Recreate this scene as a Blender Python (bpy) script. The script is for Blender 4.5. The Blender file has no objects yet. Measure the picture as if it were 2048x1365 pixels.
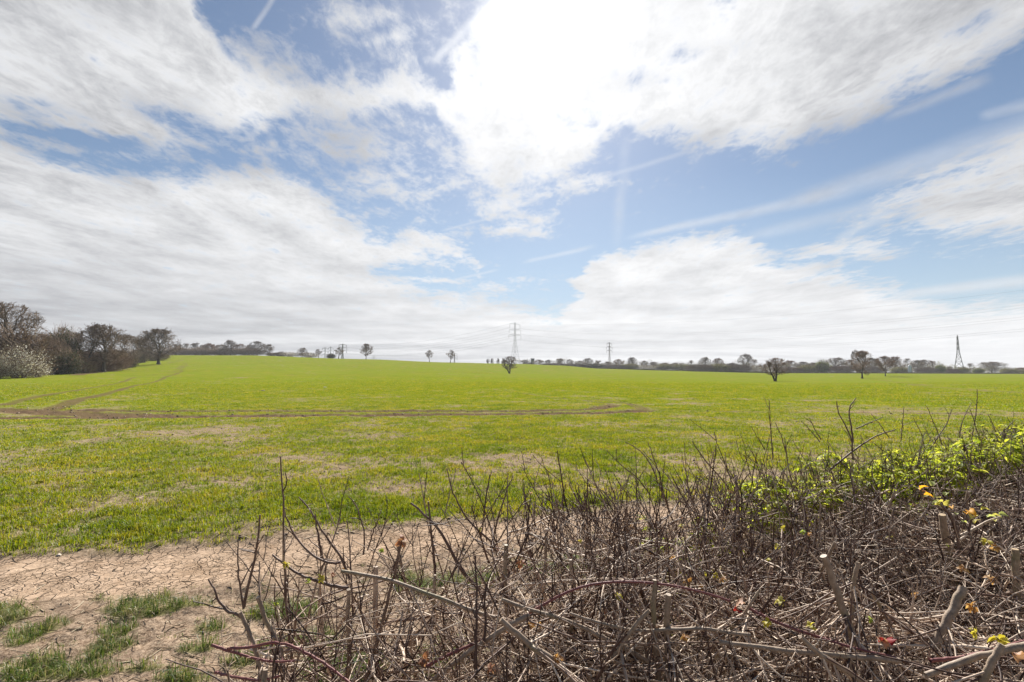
import bpy, math, random
import numpy as np
from mathutils import Vector

# ------------------------------------------------------------------ camera, sky, sun
CAM_H = 1.7
FPX = 967.1                      # focal length in photo pixels (17 mm on full frame)
PITCH = math.atan(62.5 / FPX)
CP, SP = math.cos(PITCH), math.sin(PITCH)
scene = bpy.context.scene
COL = scene.collection
cam_d = bpy.data.cameras.new('camera'); cam_d.lens = 17.0; cam_d.sensor_width = 36.0
cam_d.clip_start = 0.05; cam_d.clip_end = 20000
cam = bpy.data.objects.new('camera', cam_d); COL.objects.link(cam)
cam.location = (0, 0, CAM_H); cam.rotation_euler = (math.pi/2 + PITCH, 0, 0)
scene.camera = cam
scene.view_settings.view_transform = 'Standard'; scene.view_settings.look = 'None'
scene.view_settings.gamma = 1.0; scene.view_settings.exposure = 1.02
scene.render.use_motion_blur = False
scene.cycles.max_bounces = 5; scene.cycles.diffuse_bounces = 2; scene.cycles.transparent_max_bounces = 4
scene.cycles.transmission_bounces = 3; scene.cycles.glossy_bounces = 1
scene.cycles.sample_clamp_indirect = 3.0

def ray(px, py):
    u = (px-1024)/FPX; v = (682.5-py)/FPX
    return np.array([u, CP - v*SP, SP + v*CP])
def gno(px, py):
    d = ray(px, py); return d[0]/d[1], d[2]/d[1]

SUN_DIR = ray(1095, 55); SUN_DIR = SUN_DIR/np.linalg.norm(SUN_DIR)
SUN_EL = math.asin(SUN_DIR[2]); SUN_AZ = math.atan2(SUN_DIR[0], SUN_DIR[1])
sun_d = bpy.data.lights.new('sun', 'SUN'); sun_d.energy = 5.0; sun_d.angle = math.radians(0.6)
sun_d.color = (1.0, 0.955, 0.88)
sun = bpy.data.objects.new('sun', sun_d); COL.objects.link(sun)
sun.rotation_euler = Vector((-SUN_DIR[0], -SUN_DIR[1], -SUN_DIR[2])).to_track_quat('-Z', 'Y').to_euler()

world = bpy.data.worlds.new('World'); scene.world = world; world.use_nodes = True
class NT:
    """short-hand for building shader node trees"""
    def __init__(s, tree): s.t = tree; s.n = tree.nodes; s.l = tree.links
    def new(s, typ, **kw):
        nd = s.n.new(typ)
        for k, v in kw.items(): setattr(nd, k, v)
        return nd
    def put(s, sock, v):
        if isinstance(v, bpy.types.NodeSocket): s.l.new(v, sock)
        else: sock.default_value = v
    def m(s, op, a, b=None, c=None, clamp=False):
        nd = s.new('ShaderNodeMath', operation=op); nd.use_clamp = clamp
        s.put(nd.inputs[0], a)
        if b is not None: s.put(nd.inputs[1], b)
        if c is not None: s.put(nd.inputs[2], c)
        return nd.outputs[0]
    def mr(s, v, a, b, c=0.0, d=1.0, smooth=False):
        nd = s.new('ShaderNodeMapRange'); nd.clamp = True
        if smooth: nd.interpolation_type = 'SMOOTHSTEP'
        for i, x in enumerate((v, a, b, c, d)): s.put(nd.inputs[i], x)
        return nd.outputs[0]
    def noise(s, vec, scale, detail=4, rough=.55, lac=2.0, dist=0.0, out=0):
        nd = s.new('ShaderNodeTexNoise'); s.put(nd.inputs['Vector'], vec)
        nd.inputs['Scale'].default_value = scale; nd.inputs['Detail'].default_value = detail
        nd.inputs['Roughness'].default_value = rough; nd.inputs['Lacunarity'].default_value = lac
        nd.inputs['Distortion'].default_value = dist
        return nd.outputs[out]
    def xyz(s, x, y, z=0.0):
        nd = s.new('ShaderNodeCombineXYZ'); s.put(nd.inputs[0], x); s.put(nd.inputs[1], y); s.put(nd.inputs[2], z)
        return nd.outputs[0]
    def mix(s, f, a, b, blend='MIX'):
        nd = s.new('ShaderNodeMix', data_type='RGBA', blend_type=blend)
        s.put(nd.inputs[0], f)
        for sock, v in ((nd.inputs[6], a), (nd.inputs[7], b)):
            if isinstance(v, tuple) and len(v) == 3: v = v + (1,)
            s.put(sock, v)
        return nd.outputs[2]
    def ramp(s, f, stops):
        nd = s.new('ShaderNodeValToRGB'); s.put(nd.inputs[0], f)
        e = nd.color_ramp.elements
        while len(e) < len(stops): e.new(.5)
        for el, (p, c) in zip(e, stops): el.position = p; el.color = tuple(c) + (1,)
        return nd.outputs[0]
    def vmul(s, v, k):
        nd = s.new('ShaderNodeVectorMath', operation='MULTIPLY'); s.put(nd.inputs[0], v); s.put(nd.inputs[1], k)
        return nd.outputs[0]

def build_world():
    w = NT(world.node_tree); w.n.clear()
    out = w.new('ShaderNodeOutputWorld'); bg = w.new('ShaderNodeBackground')
    w.l.new(bg.outputs[0], out.inputs[0])
    sky = w.new('ShaderNodeTexSky', sky_type='NISHITA'); sky.sun_disc = False
    sky.sun_elevation = SUN_EL; sky.sun_rotation = SUN_AZ
    sky.air_density = 1.0; sky.dust_density = 0.15; sky.ozone_density = 2.2
    tc = w.new('ShaderNodeTexCoord').outputs['Generated']
    sp = w.new('ShaderNodeSeparateXYZ'); w.l.new(tc, sp.inputs[0]); x, y, z = sp.outputs
    yy = w.m('MAXIMUM', y, 0.03)
    U = w.m('DIVIDE', x, yy); V = w.m('DIVIDE', z, yy)
    zz = w.m('ADD', w.m('MAXIMUM', z, 0.0), 0.05)
    P = w.xyz(w.m('DIVIDE', x, zz), w.m('DIVIDE', y, zz), 0.0)      # position on the cloud layer
    # billows: rotate the layer so its grain runs from lower right to upper left
    rot = w.new('ShaderNodeMapping'); w.l.new(P, rot.inputs[0]); rot.inputs['Rotation'].default_value = (0, 0, math.radians(24))
    rot.inputs['Scale'].default_value = (1.0, 0.62, 1.0); Pr = rot.outputs[0]
    wn = w.new('ShaderNodeSeparateColor'); w.l.new(w.noise(Pr, 1.5, 7, .60, out=1), wn.inputs[0])
    sV = w.mr(V, 0.0, 0.6, 0.30, 1.0)
    dU = w.m('MULTIPLY', w.m('SUBTRACT', wn.outputs[0], .5), w.m('MULTIPLY', sV, 0.42))
    dV = w.m('MULTIPLY', w.m('SUBTRACT', wn.outputs[1], .5), w.m('MULTIPLY', sV, 0.22))
    Uw = w.m('ADD', U, dU); Vw = w.m('ADD', V, dV)
    def curve(pts):
        nd = w.new('ShaderNodeFloatCurve'); c = nd.mapping.curves[0]
        q = sorted(((gno(a, b)[0]+1.4)/2.8, (gno(a, b)[1]+.2)/1.4) for a, b in pts)
        q = [(min(max(a, 0), 1), min(max(b, 0), 1)) for a, b in q]
        while len(c.points) < len(q): c.points.new(.5, .5)
        for p, (a, b) in zip(c.points, q): p.location = (a, b)
        for p in c.points: p.handle_type = 'VECTOR'
        nd.mapping.update()
        w.l.new(w.mr(Uw, -1.4, 1.4), nd.inputs[1])
        return w.m('MULTIPLY_ADD', nd.outputs[0], 1.4, -.2)
    def layer(top=None, bot=None, wt=.05, wb=.05):
        r = None
        if top: r = w.m('DIVIDE', w.m('SUBTRACT', curve(top), Vw), wt)
        if bot:
            b = w.m('DIVIDE', w.m('SUBTRACT', Vw, curve(bot)), wb)
            r = b if r is None else w.m('MINIMUM', r, b)
        return r
    def blob(px, py, rx, ry, ang=0, k=.5):
        cu, cv = gno(px, py); a = math.radians(ang); rx /= FPX; ry /= FPX
        du = w.m('SUBTRACT', Uw, cu); dv = w.m('SUBTRACT', Vw, cv)
        p = w.m('MULTIPLY_ADD', dv, math.sin(a)/rx, w.m('MULTIPLY', du, math.cos(a)/rx))
        q = w.m('MULTIPLY_ADD', dv, math.cos(a)/ry, w.m('MULTIPLY', du, -math.sin(a)/ry))
        r = w.m('SQRT', w.m('MULTIPLY_ADD', p, p, w.m('MULTIPLY', q, q)))
        return w.m('MULTIPLY', w.m('SUBTRACT', 1.0, r), k)
    L = [
     layer(top=[(-400,200),(0,278),(110,306),(250,332),(400,345),(540,352),(620,372),(670,420),(705,480),(735,540),(790,562),(850,578),(950,584),(1020,602),(1120,626),(1190,632),(1300,640),(1500,640),(1900,622),(2048,600),(2400,560)], wt=.045),
     layer(top=[(-400,800),(560,600),(600,400),(650,398),(700,430),(780,456),(850,470),(920,490),(965,515),(1010,640)],
           bot=[(-400,900),(560,620),(700,560),(760,528),(850,512),(910,518),(965,520),(1010,650),(2400,700)], wt=.04, wb=.03),
     layer(top=[(-400,900),(1090,700),(1140,575),(1165,515),(1210,494),(1330,479),(1450,464),(1510,486),(1560,512),(1640,524),(1700,542),(1780,575),(1860,612),(1940,640),(2400,760)], wt=.045),
     blob(1665, 500, 110, 18, 5, .8),
     layer(top=[(-400,-400),(390,-120),(425,5),(470,62),(560,100),(600,138),(660,150),(760,152),(850,165),(895,130),(935,60),(985,10),(1040,-60),(1060,-400),(2400,-400)],
           bot=[(-400,180),(0,262),(150,282),(300,296),(420,290),(500,272),(560,246),(640,236),(720,248),(790,242),(840,268),(880,325),(930,362),(1000,402),(1060,386),(1130,352),(1195,300),(1240,258),(1300,280),(1400,289),(1500,299),(1570,297),(1630,265),(1700,245),(1800,190),(1900,140),(1990,88),(2048,40),(2200,-100),(2400,-300)], wt=.06, wb=.06),
     layer(top=[(-400,900),(1640,640),(1710,455),(1780,392),(1850,350),(1950,300),(2048,245),(2400,120)],
           bot=[(-400,950),(1640,660),(1720,465),(1800,438),(1900,466),(2048,480),(2400,520)], wt=.10, wb=.07),
     blob(745, 375, 75, 22, -14, .42), blob(1045, 450, 60, 17, -3, .75), blob(1140, 378, 70, 16, 4, .7),
     blob(735, 40, 90, 28, -8, .38), blob(810, 95, 45, 22, 20, .36), blob(1010, 395, 70, 22, 0, .5),
     blob(1180, 610, 70, 8, 0, .5), blob(1000, 568, 60, 9, 10, .4), blob(860, 553, 60, 7, 5, .5), blob(880, 325, 60, 26, 0, .28),
     blob(600, 300, 90, 22, 0, .2), blob(1000, 150, 160, 90, 0, .30), blob(880, 300, 90, 60, 20, .22), blob(560, 190, 160, 60, -20, .25),
    ]
    F = L[0]
    for l in L[1:]: F = w.m('MAXIMUM', F, l)
    F = w.m('MINIMUM', w.m('MAXIMUM', F, -1.0), 1.0)
    # thinner, broken places inside the banks
    for (px, py, rx, ry, ang, k) in [(1275,152,140,36,8,.42),(60,205,190,70,-14,.62),(340,225,150,45,-20,.66),(150,250,170,28,-10,.8),(870,180,60,50,0,.6),(1110,245,60,30,0,.35),(1900,40,150,60,15,.45),(960,120,60,80,20,.65),(1080,190,70,30,10,.4),(1190,130,60,30,-10,.35),(1420,90,120,30,12,.3),(1010,330,60,40,0,.3),(1180,230,50,40,0,.35),(900,250,50,30,0,.3),(640,545,1,1,0,0)]:
        if k: F = w.m('SUBTRACT', F, w.m('MAXIMUM', w.m('MULTIPLY', blob(px, py, rx, ry, ang, 1.0), k*1.6), 0.0))
    n1 = w.noise(Pr, 4.2, 11, .68, 2.1, .35)
    n4 = w.noise(Pr, 17, 8, .66, 2.1, .4)
    dens = w.mr(w.m('MULTIPLY_ADD', w.m('SUBTRACT', n4, .5), 2.1, w.m('MULTIPLY_ADD', w.m('SUBTRACT', n1, .5), 3.4, w.m('MULTIPLY', F, .95))), -0.46, 0.80, smooth=True)
    # contrails and fallstreaks: long thin ribbons in the same sky
    def trail(a, b, wid, k, ragged=.5, taper=0):
        (u0, v0), (u1, v1) = gno(*a), gno(*b); Ln = math.hypot(u1-u0, v1-v0); eu, ev = (u1-u0)/Ln, (v1-v0)/Ln
        Uq = w.m('MULTIPLY_ADD', dU, .10, U); Vq = w.m('MULTIPLY_ADD', dV, .10, V)
        du = w.m('SUBTRACT', Uq, u0); dv = w.m('SUBTRACT', Vq, v0)
        t = w.m('DIVIDE', w.m('MULTIPLY_ADD', du, eu, w.m('MULTIPLY', dv, ev)), Ln)
        q = w.m('ABSOLUTE', w.m('MULTIPLY_ADD', du, -ev, w.m('MULTIPLY', dv, eu)))
        wd = w.mr(t, 0, 1, wid/FPX, wid*(1+taper)/FPX)
        prof = w.m('MULTIPLY', w.mr(w.m('DIVIDE', q, wd), 0, 1, 1, 0, True), w.m('MULTIPLY', w.mr(t, -.03, .12), w.mr(t, 1.03, .85)))
        rg = w.mr(n1, .30, .62, 1-ragged, 1)
        return w.m('MULTIPLY', w.m('MULTIPLY', prof, rg), k)
    T = [trail((1230,492),(1256,262), 18, .24, .8), trail((1195,360),(1395,297), 9, .28, .4),
         trail((1255,474),(1700,382), 9, .42, .3, 1.6), trail((1560,410),(2160,232), 22, .42, .5, 2.2), trail((1045,526),(1190,490), 6, .34, .4, .4),
         trail((1480,478),(1920,372), 16, .30, .5, 1.2), trail((1670,480),(1800,418), 11, .38, .4, 1),
         trail((1770,238),(1985,152), 15, .40, .7, .5), trail((505,62),(556,-20), 11, .42, .3), trail((860,132),(1010,-15), 15, .50, .3, .6),
         trail((1795,590),(2200,545), 17, .62, .4, .4), trail((640,300),(700,262), 8, .25, .3), trail((880,462),(1000,430), 5, .3, .4),
         trail((900,560),(1000,538), 5, .35, .4), trail((1960,232),(2100,195), 16, .4, .7, .5), trail((1000,20),(1120,-60), 30, .5, .3)]
    for t in T: dens = w.m('MAXIMUM', dens, w.m('MULTIPLY_ADD', dens, .5, t))
    dens = w.m('MINIMUM', dens, 1.0)
    # light in the clouds
    dt = w.new('ShaderNodeVectorMath', operation='DOT_PRODUCT'); w.l.new(tc, dt.inputs[0]); dt.inputs[1].default_value = tuple(SUN_DIR)
    cs = w.m('MAXIMUM', dt.outputs['Value'], 0.0)
    g1 = w.m('POWER', cs, 5.0); g2 = w.m('POWER', cs, 60.0); g3 = w.m('POWER', cs, 420.0)
    n2 = w.noise(Pr, 2.1, 6, .52, 2.0, .3)
    st = w.new('ShaderNodeMapping'); w.l.new(P, st.inputs[0]); st.inputs['Scale'].default_value = (.07, .22, 1)
    st.inputs['Rotation'].default_value = (0, 0, math.radians(-5))
    n3 = w.noise(st.outputs[0], 2.0, 5, .55)
    rip = w.m('MULTIPLY', w.m('ADD', w.m('MULTIPLY', w.mr(n4, .34, .64), .5), w.mr(n1, .32, .66)), w.mr(V, .08, .5, 0.02, .17))
    low = w.mr(V, 0.30, 0.0)                                   # bank seen from below towards the skyline
    left = w.mr(U, 0.35, -1.0)
    shade = w.m('MULTIPLY', w.m('MULTIPLY', w.mr(n2, .32, .66), .12), w.mr(V, .0, .3, .3, 1))
    shade = w.m('MULTIPLY_ADD', w.m('MULTIPLY', w.m('MULTIPLY', w.mr(n3, .62, .40), low), w.mr(U, .9, -.6, .35, 1.0)), .22, shade)
    shade = w.m('MULTIPLY_ADD', w.m('MULTIPLY', low, left), .12, shade)
    shade = w.m('MULTIPLY_ADD', w.m('MULTIPLY', w.mr(V, .42, .12), w.mr(U, -.2, -1.1)), .06, shade)
    shade = w.m('ADD', w.m('MULTIPLY', rip, w.mr(cs, .998, .90, .70, 1.15)), shade)
    lit = w.m('SUBTRACT', w.m('MULTIPLY_ADD', g1, .07, .85), shade)
    cloud = w.mix(w.mr(lit, .45, .85), (.55, .565, .60), (.83, .83, .835))
    cloud = w.vmul(cloud, w.xyz(*[w.m('MULTIPLY', lit, CLOUD_K/.75)]*3))
    blue = w.vmul(sky.outputs[0], (SKY_K*1.04, SKY_K*.98, SKY_K*.93))
    blue = w.mix(w.mr(V, .42, .08, 0, .55), blue, tuple(CLOUD_K*q for q in (.46, .58, .73)))
    col = w.mix(dens, blue, cloud)
    glow = w.m('ADD', w.m('MULTIPLY_ADD', g2, .075, w.m('MULTIPLY', g3, .6)), w.m('MULTIPLY', w.m('POWER', cs, 14.0), .055))
    add = w.new('ShaderNodeVectorMath', operation='ADD'); w.l.new(col, add.inputs[0]); w.l.new(w.xyz(glow, glow, glow), add.inputs[1])
    w.l.new(add.outputs[0], bg.inputs[0]); bg.inputs[1].default_value = 1.0
CLOUD_K = 0.56                    # brightness of the cloud layer
SKY_K = 0.048                    # strength of the physical sky behind the clouds
build_world()

# ------------------------------------------------------------------ helpers
rng = np.random.default_rng(7)
def hash2(ix, iy, seed):
    h = (ix.astype(np.int64)*374761393 + iy.astype(np.int64)*668265263 + seed*974634777) & 0xffffffff
    h = ((h ^ (h >> 13)) * 1274126177) & 0xffffffff
    return ((h ^ (h >> 16)) & 0xffffff) / float(0xffffff)
def vnoise(x, y, seed=0):
    ix = np.floor(x); iy = np.floor(y); fx = x-ix; fy = y-iy
    fx = fx*fx*(3-2*fx); fy = fy*fy*(3-2*fy)
    a = hash2(ix, iy, seed); b = hash2(ix+1, iy, seed); c = hash2(ix, iy+1, seed); d = hash2(ix+1, iy+1, seed)
    return (a*(1-fx)+b*fx)*(1-fy) + (c*(1-fx)+d*fx)*fy
def fbm(x, y, scale, octv=4, seed=0, rough=.5):
    v = 0; a = 1; t = 0; f = 1.0/scale
    for o in range(octv):
        v = v + a*vnoise(x*f+17.3*o, y*f-9.1*o, seed+o); t += a; a *= rough; f *= 2.03
    return v/t
def sstep(a, b, x):
    t = np.clip((x-a)/(b-a), 0, 1); return t*t*(3-2*t)

def obj(name, me, mat=None, parent=None, loc=None):
    o = bpy.data.objects.new(name, me); COL.objects.link(o)
    if mat is not None and not me.materials:
        for mm in (mat if isinstance(mat, (list, tuple)) else [mat]): me.materials.append(mm)
    if parent is not None: o.parent = parent
    if loc is not None: o.location = loc
    return o
def tag(o, label=None, cat=None, group=None, kind=None):
    if label: o['label'] = label
    if cat: o['category'] = cat
    if group: o['group'] = group
    if kind: o['kind'] = kind
    return o
def empty(name, loc, rz=0.0, sc=None):
    o = bpy.data.objects.new(name, None); COL.objects.link(o); o.location = loc; o.rotation_euler = (0, 0, rz)
    o.empty_display_size = .2
    if sc is not None: o.scale = sc
    return o
def np_mesh(name, V, F, smooth=False, midx=None):
    """V (n,3); F a list of int arrays (m,k) with k = 3 or 4"""
    me = bpy.data.meshes.new(name); F = [np.asarray(f) for f in F if len(f)]
    me.vertices.add(len(V)); me.vertices.foreach_set('co', np.asarray(V, np.float32).ravel())
    nl = sum(f.size for f in F); npoly = sum(len(f) for f in F)
    me.loops.add(nl); me.polygons.add(npoly)
    me.loops.foreach_set('vertex_index', np.concatenate([f.ravel() for f in F]).astype(np.int32))
    tot = np.concatenate([np.full(len(f), f.shape[1]) for f in F])
    st = np.concatenate([[0], np.cumsum(tot)[:-1]])
    me.polygons.foreach_set('loop_start', st.astype(np.int32))
    if midx is not None: me.polygons.foreach_set('material_index', np.asarray(midx, np.int32))
    if smooth: me.polygons.foreach_set('use_smooth', np.ones(npoly, bool))
    me.update(calc_edges=True); me.validate()
    return me
def set_attr(me, name, vals):
    a = me.attributes.new(name, 'FLOAT', 'POINT'); a.data.foreach_set('value', np.asarray(vals, np.float32))
class MB:
    """collects vertices and faces of one mesh"""
    def __init__(s): s.V = []; s.F3 = []; s.F4 = []; s.n = 0
    def add(s, V, F):
        V = np.asarray(V, float).reshape(-1, 3); F = np.asarray(F)
        if not len(F): return
        (s.F3 if F.shape[1] == 3 else s.F4).append(F + s.n); s.V.append(V); s.n += len(V)
    def add2(s, V, F3, F4):
        s.V.append(V); s.F3.append(F3+s.n); s.F4.append(F4+s.n); s.n += len(V)
    def tubes(s, P, R, sides=4, cap=False):
        """P (m,n,3) polylines, R (m,n) radii"""
        P = np.asarray(P, float); R = np.asarray(R, float)
        if P.ndim == 2: P = P[None]; R = R[None]
        m, n, _ = P.shape
        T = np.empty_like(P); T[:, 1:-1] = P[:, 2:]-P[:, :-2]; T[:, 0] = P[:, 1]-P[:, 0]; T[:, -1] = P[:, -1]-P[:, -2]
        T /= np.linalg.norm(T, axis=2, keepdims=True)+1e-12
        D = P[:, -1]-P[:, 0]; ref = np.where(np.abs(D[:, 2:3]) > .7*np.linalg.norm(D, axis=1, keepdims=True), [[1., .13, 0]], [[0, .1, 1.]])
        ref = np.repeat(ref[:, None], n, 1)
        A = np.cross(T, ref); A /= np.linalg.norm(A, axis=2, keepdims=True)+1e-12
        B = np.cross(T, A)
        th = np.arange(sides)*2*np.pi/sides
        ring = P[:, :, None] + R[:, :, None, None]*(np.cos(th)[None, None, :, None]*A[:, :, None] + np.sin(th)[None, None, :, None]*B[:, :, None])
        V = ring.reshape(-1, 3)
        i = (np.arange(m)[:, None, None]*n + np.arange(n-1)[None, :, None])*sides
        k = np.arange(sides)[None, None, :]; k2 = (k+1) % sides
        F = np.stack([i+k, i+k2, i+sides+k2, i+sides+k], -1).reshape(-1, 4)
        s.add(V, F)
        if cap:
            for e in (n-1,):
                C = ring[:, e].reshape(-1, 3)+np.repeat(T[:, e], sides, 0)*1e-4; q = np.arange(m)[:, None]*sides
                s.add(C, np.concatenate([np.concatenate([q, q+k_, q+k_+1], 1) for k_ in range(1, sides-1)]))
    def box(s, c, h, rz=0):
        c = np.array(c); h = np.array(h); q = np.array([[x, y, z] for z in (-1, 1) for x, y in ((-1, -1), (1, -1), (1, 1), (-1, 1))])*h
        cr, sr = math.cos(rz), math.sin(rz); q = np.stack([q[:, 0]*cr-q[:, 1]*sr, q[:, 0]*sr+q[:, 1]*cr, q[:, 2]], 1)
        s.add(q+c, [[3, 2, 1, 0], [4, 5, 6, 7], [0, 1, 5, 4], [1, 2, 6, 5], [2, 3, 7, 6], [3, 0, 4, 7]])
    def mesh(s, name, smooth=False):
        F = []
        if s.F3: F.append(np.concatenate(s.F3))
        if s.F4: F.append(np.concatenate(s.F4))
        return np_mesh(name, np.concatenate(s.V), F, smooth)

def unit(v): return v/(np.linalg.norm(v, axis=-1, keepdims=True)+1e-12)
def rdir(n, r=None): return unit((r or rng).normal(size=(n, 3)))
def grow(S, D, Ln, n, wig, up=0.0, r=None):
    """random-walk polylines: start S, direction D, length Ln (m,), n points"""
    r = r or rng; m = len(S); P = np.empty((m, n, 3)); P[:, 0] = S; d = unit(D)
    for i in range(1, n):
        d = unit(d + r.normal(size=(m, 3))*wig + np.array([0, 0, up])); P[:, i] = P[:, i-1] + d*(Ln/(n-1))[:, None]
    return P
def samp(P, idx, t):
    n = P.shape[1]; f = t*(n-1); i = np.minimum(f.astype(int), n-2); f = (f-i)[:, None]
    a = P[idx, i]; b = P[idx, i+1]; return a*(1-f)+b*f, unit(b-a)
def side(T, ang, r=None):
    """directions leaving tangent T at the angles ang"""
    r = r or rng; q = unit(np.cross(T, r.normal(size=T.shape))); return unit(T*np.cos(ang)[:, None] + q*np.sin(ang)[:, None])

# ------------------------------------------------------------------ materials
def mat(name, build):
    m = bpy.data.materials.new(name); m.use_nodes = True; w = NT(m.node_tree); w.n.clear()
    out = w.new('ShaderNodeOutputMaterial'); w.l.new(build(w), out.inputs[0]); return m
def principled(w, col, rough=.8, spec=.3, normal=None):
    b = w.new('ShaderNodeBsdfPrincipled'); w.put(b.inputs['Base Color'], col if not isinstance(col, tuple) else tuple(col)+(1,))
    w.put(b.inputs['Roughness'], rough); b.inputs['Specular IOR Level'].default_value = spec
    if normal is not None: w.l.new(normal, b.inputs['Normal'])
    return b.outputs[0]
def leafy(w, col, k=.45, tcol=None, rough=.55):
    a = principled(w, col, rough, .35); t = w.new('ShaderNodeBsdfTranslucent'); w.put(t.inputs[0], tcol if tcol is not None else col)
    mx = w.new('ShaderNodeMixShader'); mx.inputs[0].default_value = k; w.l.new(a, mx.inputs[1]); w.l.new(t.outputs[0], mx.inputs[2]); return mx.outputs[0]
def isl(w): return w.new('ShaderNodeNewGeometry').outputs['Random Per Island']
def pos(w): return w.new('ShaderNodeNewGeometry').outputs['Position']
def ocrd(w): return w.new('ShaderNodeTexCoord').outputs['Object']
def bump(w, h, dist=.01, strength=.6):
    b = w.new('ShaderNodeBump'); b.inputs['Distance'].default_value = dist; b.inputs['Strength'].default_value = strength
    w.l.new(h, b.inputs['Height']); return b.outputs[0]
def island_mat(name, stops, k=None, rough=.8, noise=0, spec=.2):
    def b(w):
        f = isl(w)
        if noise: f = w.m('ADD', f, w.m('MULTIPLY', w.m('SUBTRACT', w.noise(ocrd(w), noise, 3), .5), .9), clamp=True)
        c = w.ramp(f, stops); return leafy(w, c, k, None, rough) if k else principled(w, c, rough, spec)
    return mat(name, b)

# ------------------------------------------------------------------ terrain
TD = [0, 30, 60, 100, 150, 200, 250, 300, 400, 500, 600, 900, 2000, 9000]
TP = [
 (-400, [0, 0, 0, .0, .8, 1.5, 3, 5, 8, 9, 9, 6, 0, -20]),
 (0,    [0, 0, 0, .3, 1.2, 2.2, 3.8, 6, 10, 11, 10, 6, 0, -20]),
 (250,  [0, 0, 0, .2, 1.4, 3.8, 6.5, 10, 14.5, 14, 12, 6, 0, -20]),
 (320,  [0, 0, 0, .1, 1.5, 4.2, 7.0, 10, 15.8, 15.5, 13, 6, 0, -20]),
 (500,  [0, 0, 0, .1, 1.3, 3.1, 6.0, 9, 15.6, 17.5, 15, 6, 0, -20]),
 (735,  [0, 0, 0, .1, .9, 2.4, 4.2, 6.7, 11.8, 15.0, 15, 6, 0, -20]),
 (900,  [0, 0, 0, .0, .6, 1.5, 2.7, 4.4, 8.4, 11.8, 12.4, 6, 0, -20]),
 (1018, [0, 0, 0, -.1, .1, .4, .7, .9, 5.6, 10.2, 11.8, 8, 0, -20]),
 (1120, [0, 0, 0, -.2, -.1, .1, .4, 1.0, 4.4, 8.6, 10.4, 8, 0, -20]),
 (1200, [0, 0, 0, -.3, -.2, .0, .4, .9, 3.0, 5.6, 6.4, 6, 0, -20]),
 (1350, [0, 0, 0, -.4, -.6, -.2, .2, .6, 2.3, 3.8, 4, 3, 0, -20]),
 (1548, [0, 0, -.2, -.7, -1.3, -1.4, -1.0, -.3, 1.0, 1.7, 2, 2, 0, -20]),
 (1720, [0, 0, -.2, -.6, -1.0, -1.1, -.7, .0, .8, 1.2, 1.5, 1, 0, -20]),
 (2048, [0, 0, -.1, -.3, -.5, -.5, -.3, .0, .4, .6, .6, .5, 0, -20]),
 (2500, [0, 0, 0, 0, -.2, -.2, 0, 0, 0, 0, 0, 0, 0, -20])]
TU = np.array([(p-1024)/FPX for p, _ in TP]); TZ = np.array([r for _, r in TP], float); TDn = np.array(TD, float)
def cr_interp(xs, Z, x, axis_rows=True):
    pass
def H(x, y):
    """height of the land"""
    x = np.asarray(x, float); y = np.asarray(y, float)
    d = np.maximum(y, 0.0); u = np.clip(x/np.maximum(y, 1e-3), TU[0], TU[-1])
    i = np.clip(np.searchsorted(TU, u)-1, 0, len(TU)-2); fu = (u-TU[i])/(TU[i+1]-TU[i]); fu = fu*fu*(3-2*fu)*.6+fu*.4
    dd = np.clip(d, 0, TDn[-1]-1)
    j = np.clip(np.searchsorted(TDn, dd, 'right')-1, 0, len(TDn)-2)
    h = TDn[j+1]-TDn[j]; t = (dd-TDn[j])/h
    def hermite(row):
        z0, z1 = TZ[row, j], TZ[row, j+1]; jm = np.maximum(j-1, 0); jp = np.minimum(j+2, len(TDn)-1)
        m0 = (z1-TZ[row, jm])/(TDn[j+1]-TDn[jm]+1e-9)*h; m1 = (TZ[row, jp]-z0)/(TDn[jp]-TDn[j]+1e-9)*h
        t2 = t*t; t3 = t2*t
        return (2*t3-3*t2+1)*z0 + (t3-2*t2+t)*m0 + (-2*t3+3*t2)*z1 + (t3-t2)*m1
    z = hermite(i)*(1-fu) + hermite(i+1)*fu
    r = np.hypot(x, y)
    z = z + (fbm(x, y, 60, 3, 5)-.5)*1.1*sstep(40, 160, r)*(1-sstep(320, 380, d)*.9)
    return z
def gpt(px, py):
    """point of the ground seen at a pixel of the photograph"""
    d = ray(px, py); t = 2.0
    for _ in range(4000):
        q = d*t
        if CAM_H + q[2] < float(H(q[0], q[1])): break
        t *= 1.004
    return d[0]*t, d[1]*t
def at(px, depth):
    x = (px-1024)/FPX*depth; return np.array([x, depth, float(H(x, depth))])
def ztop(py, depth): return CAM_H + (745-py)/FPX*depth

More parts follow.
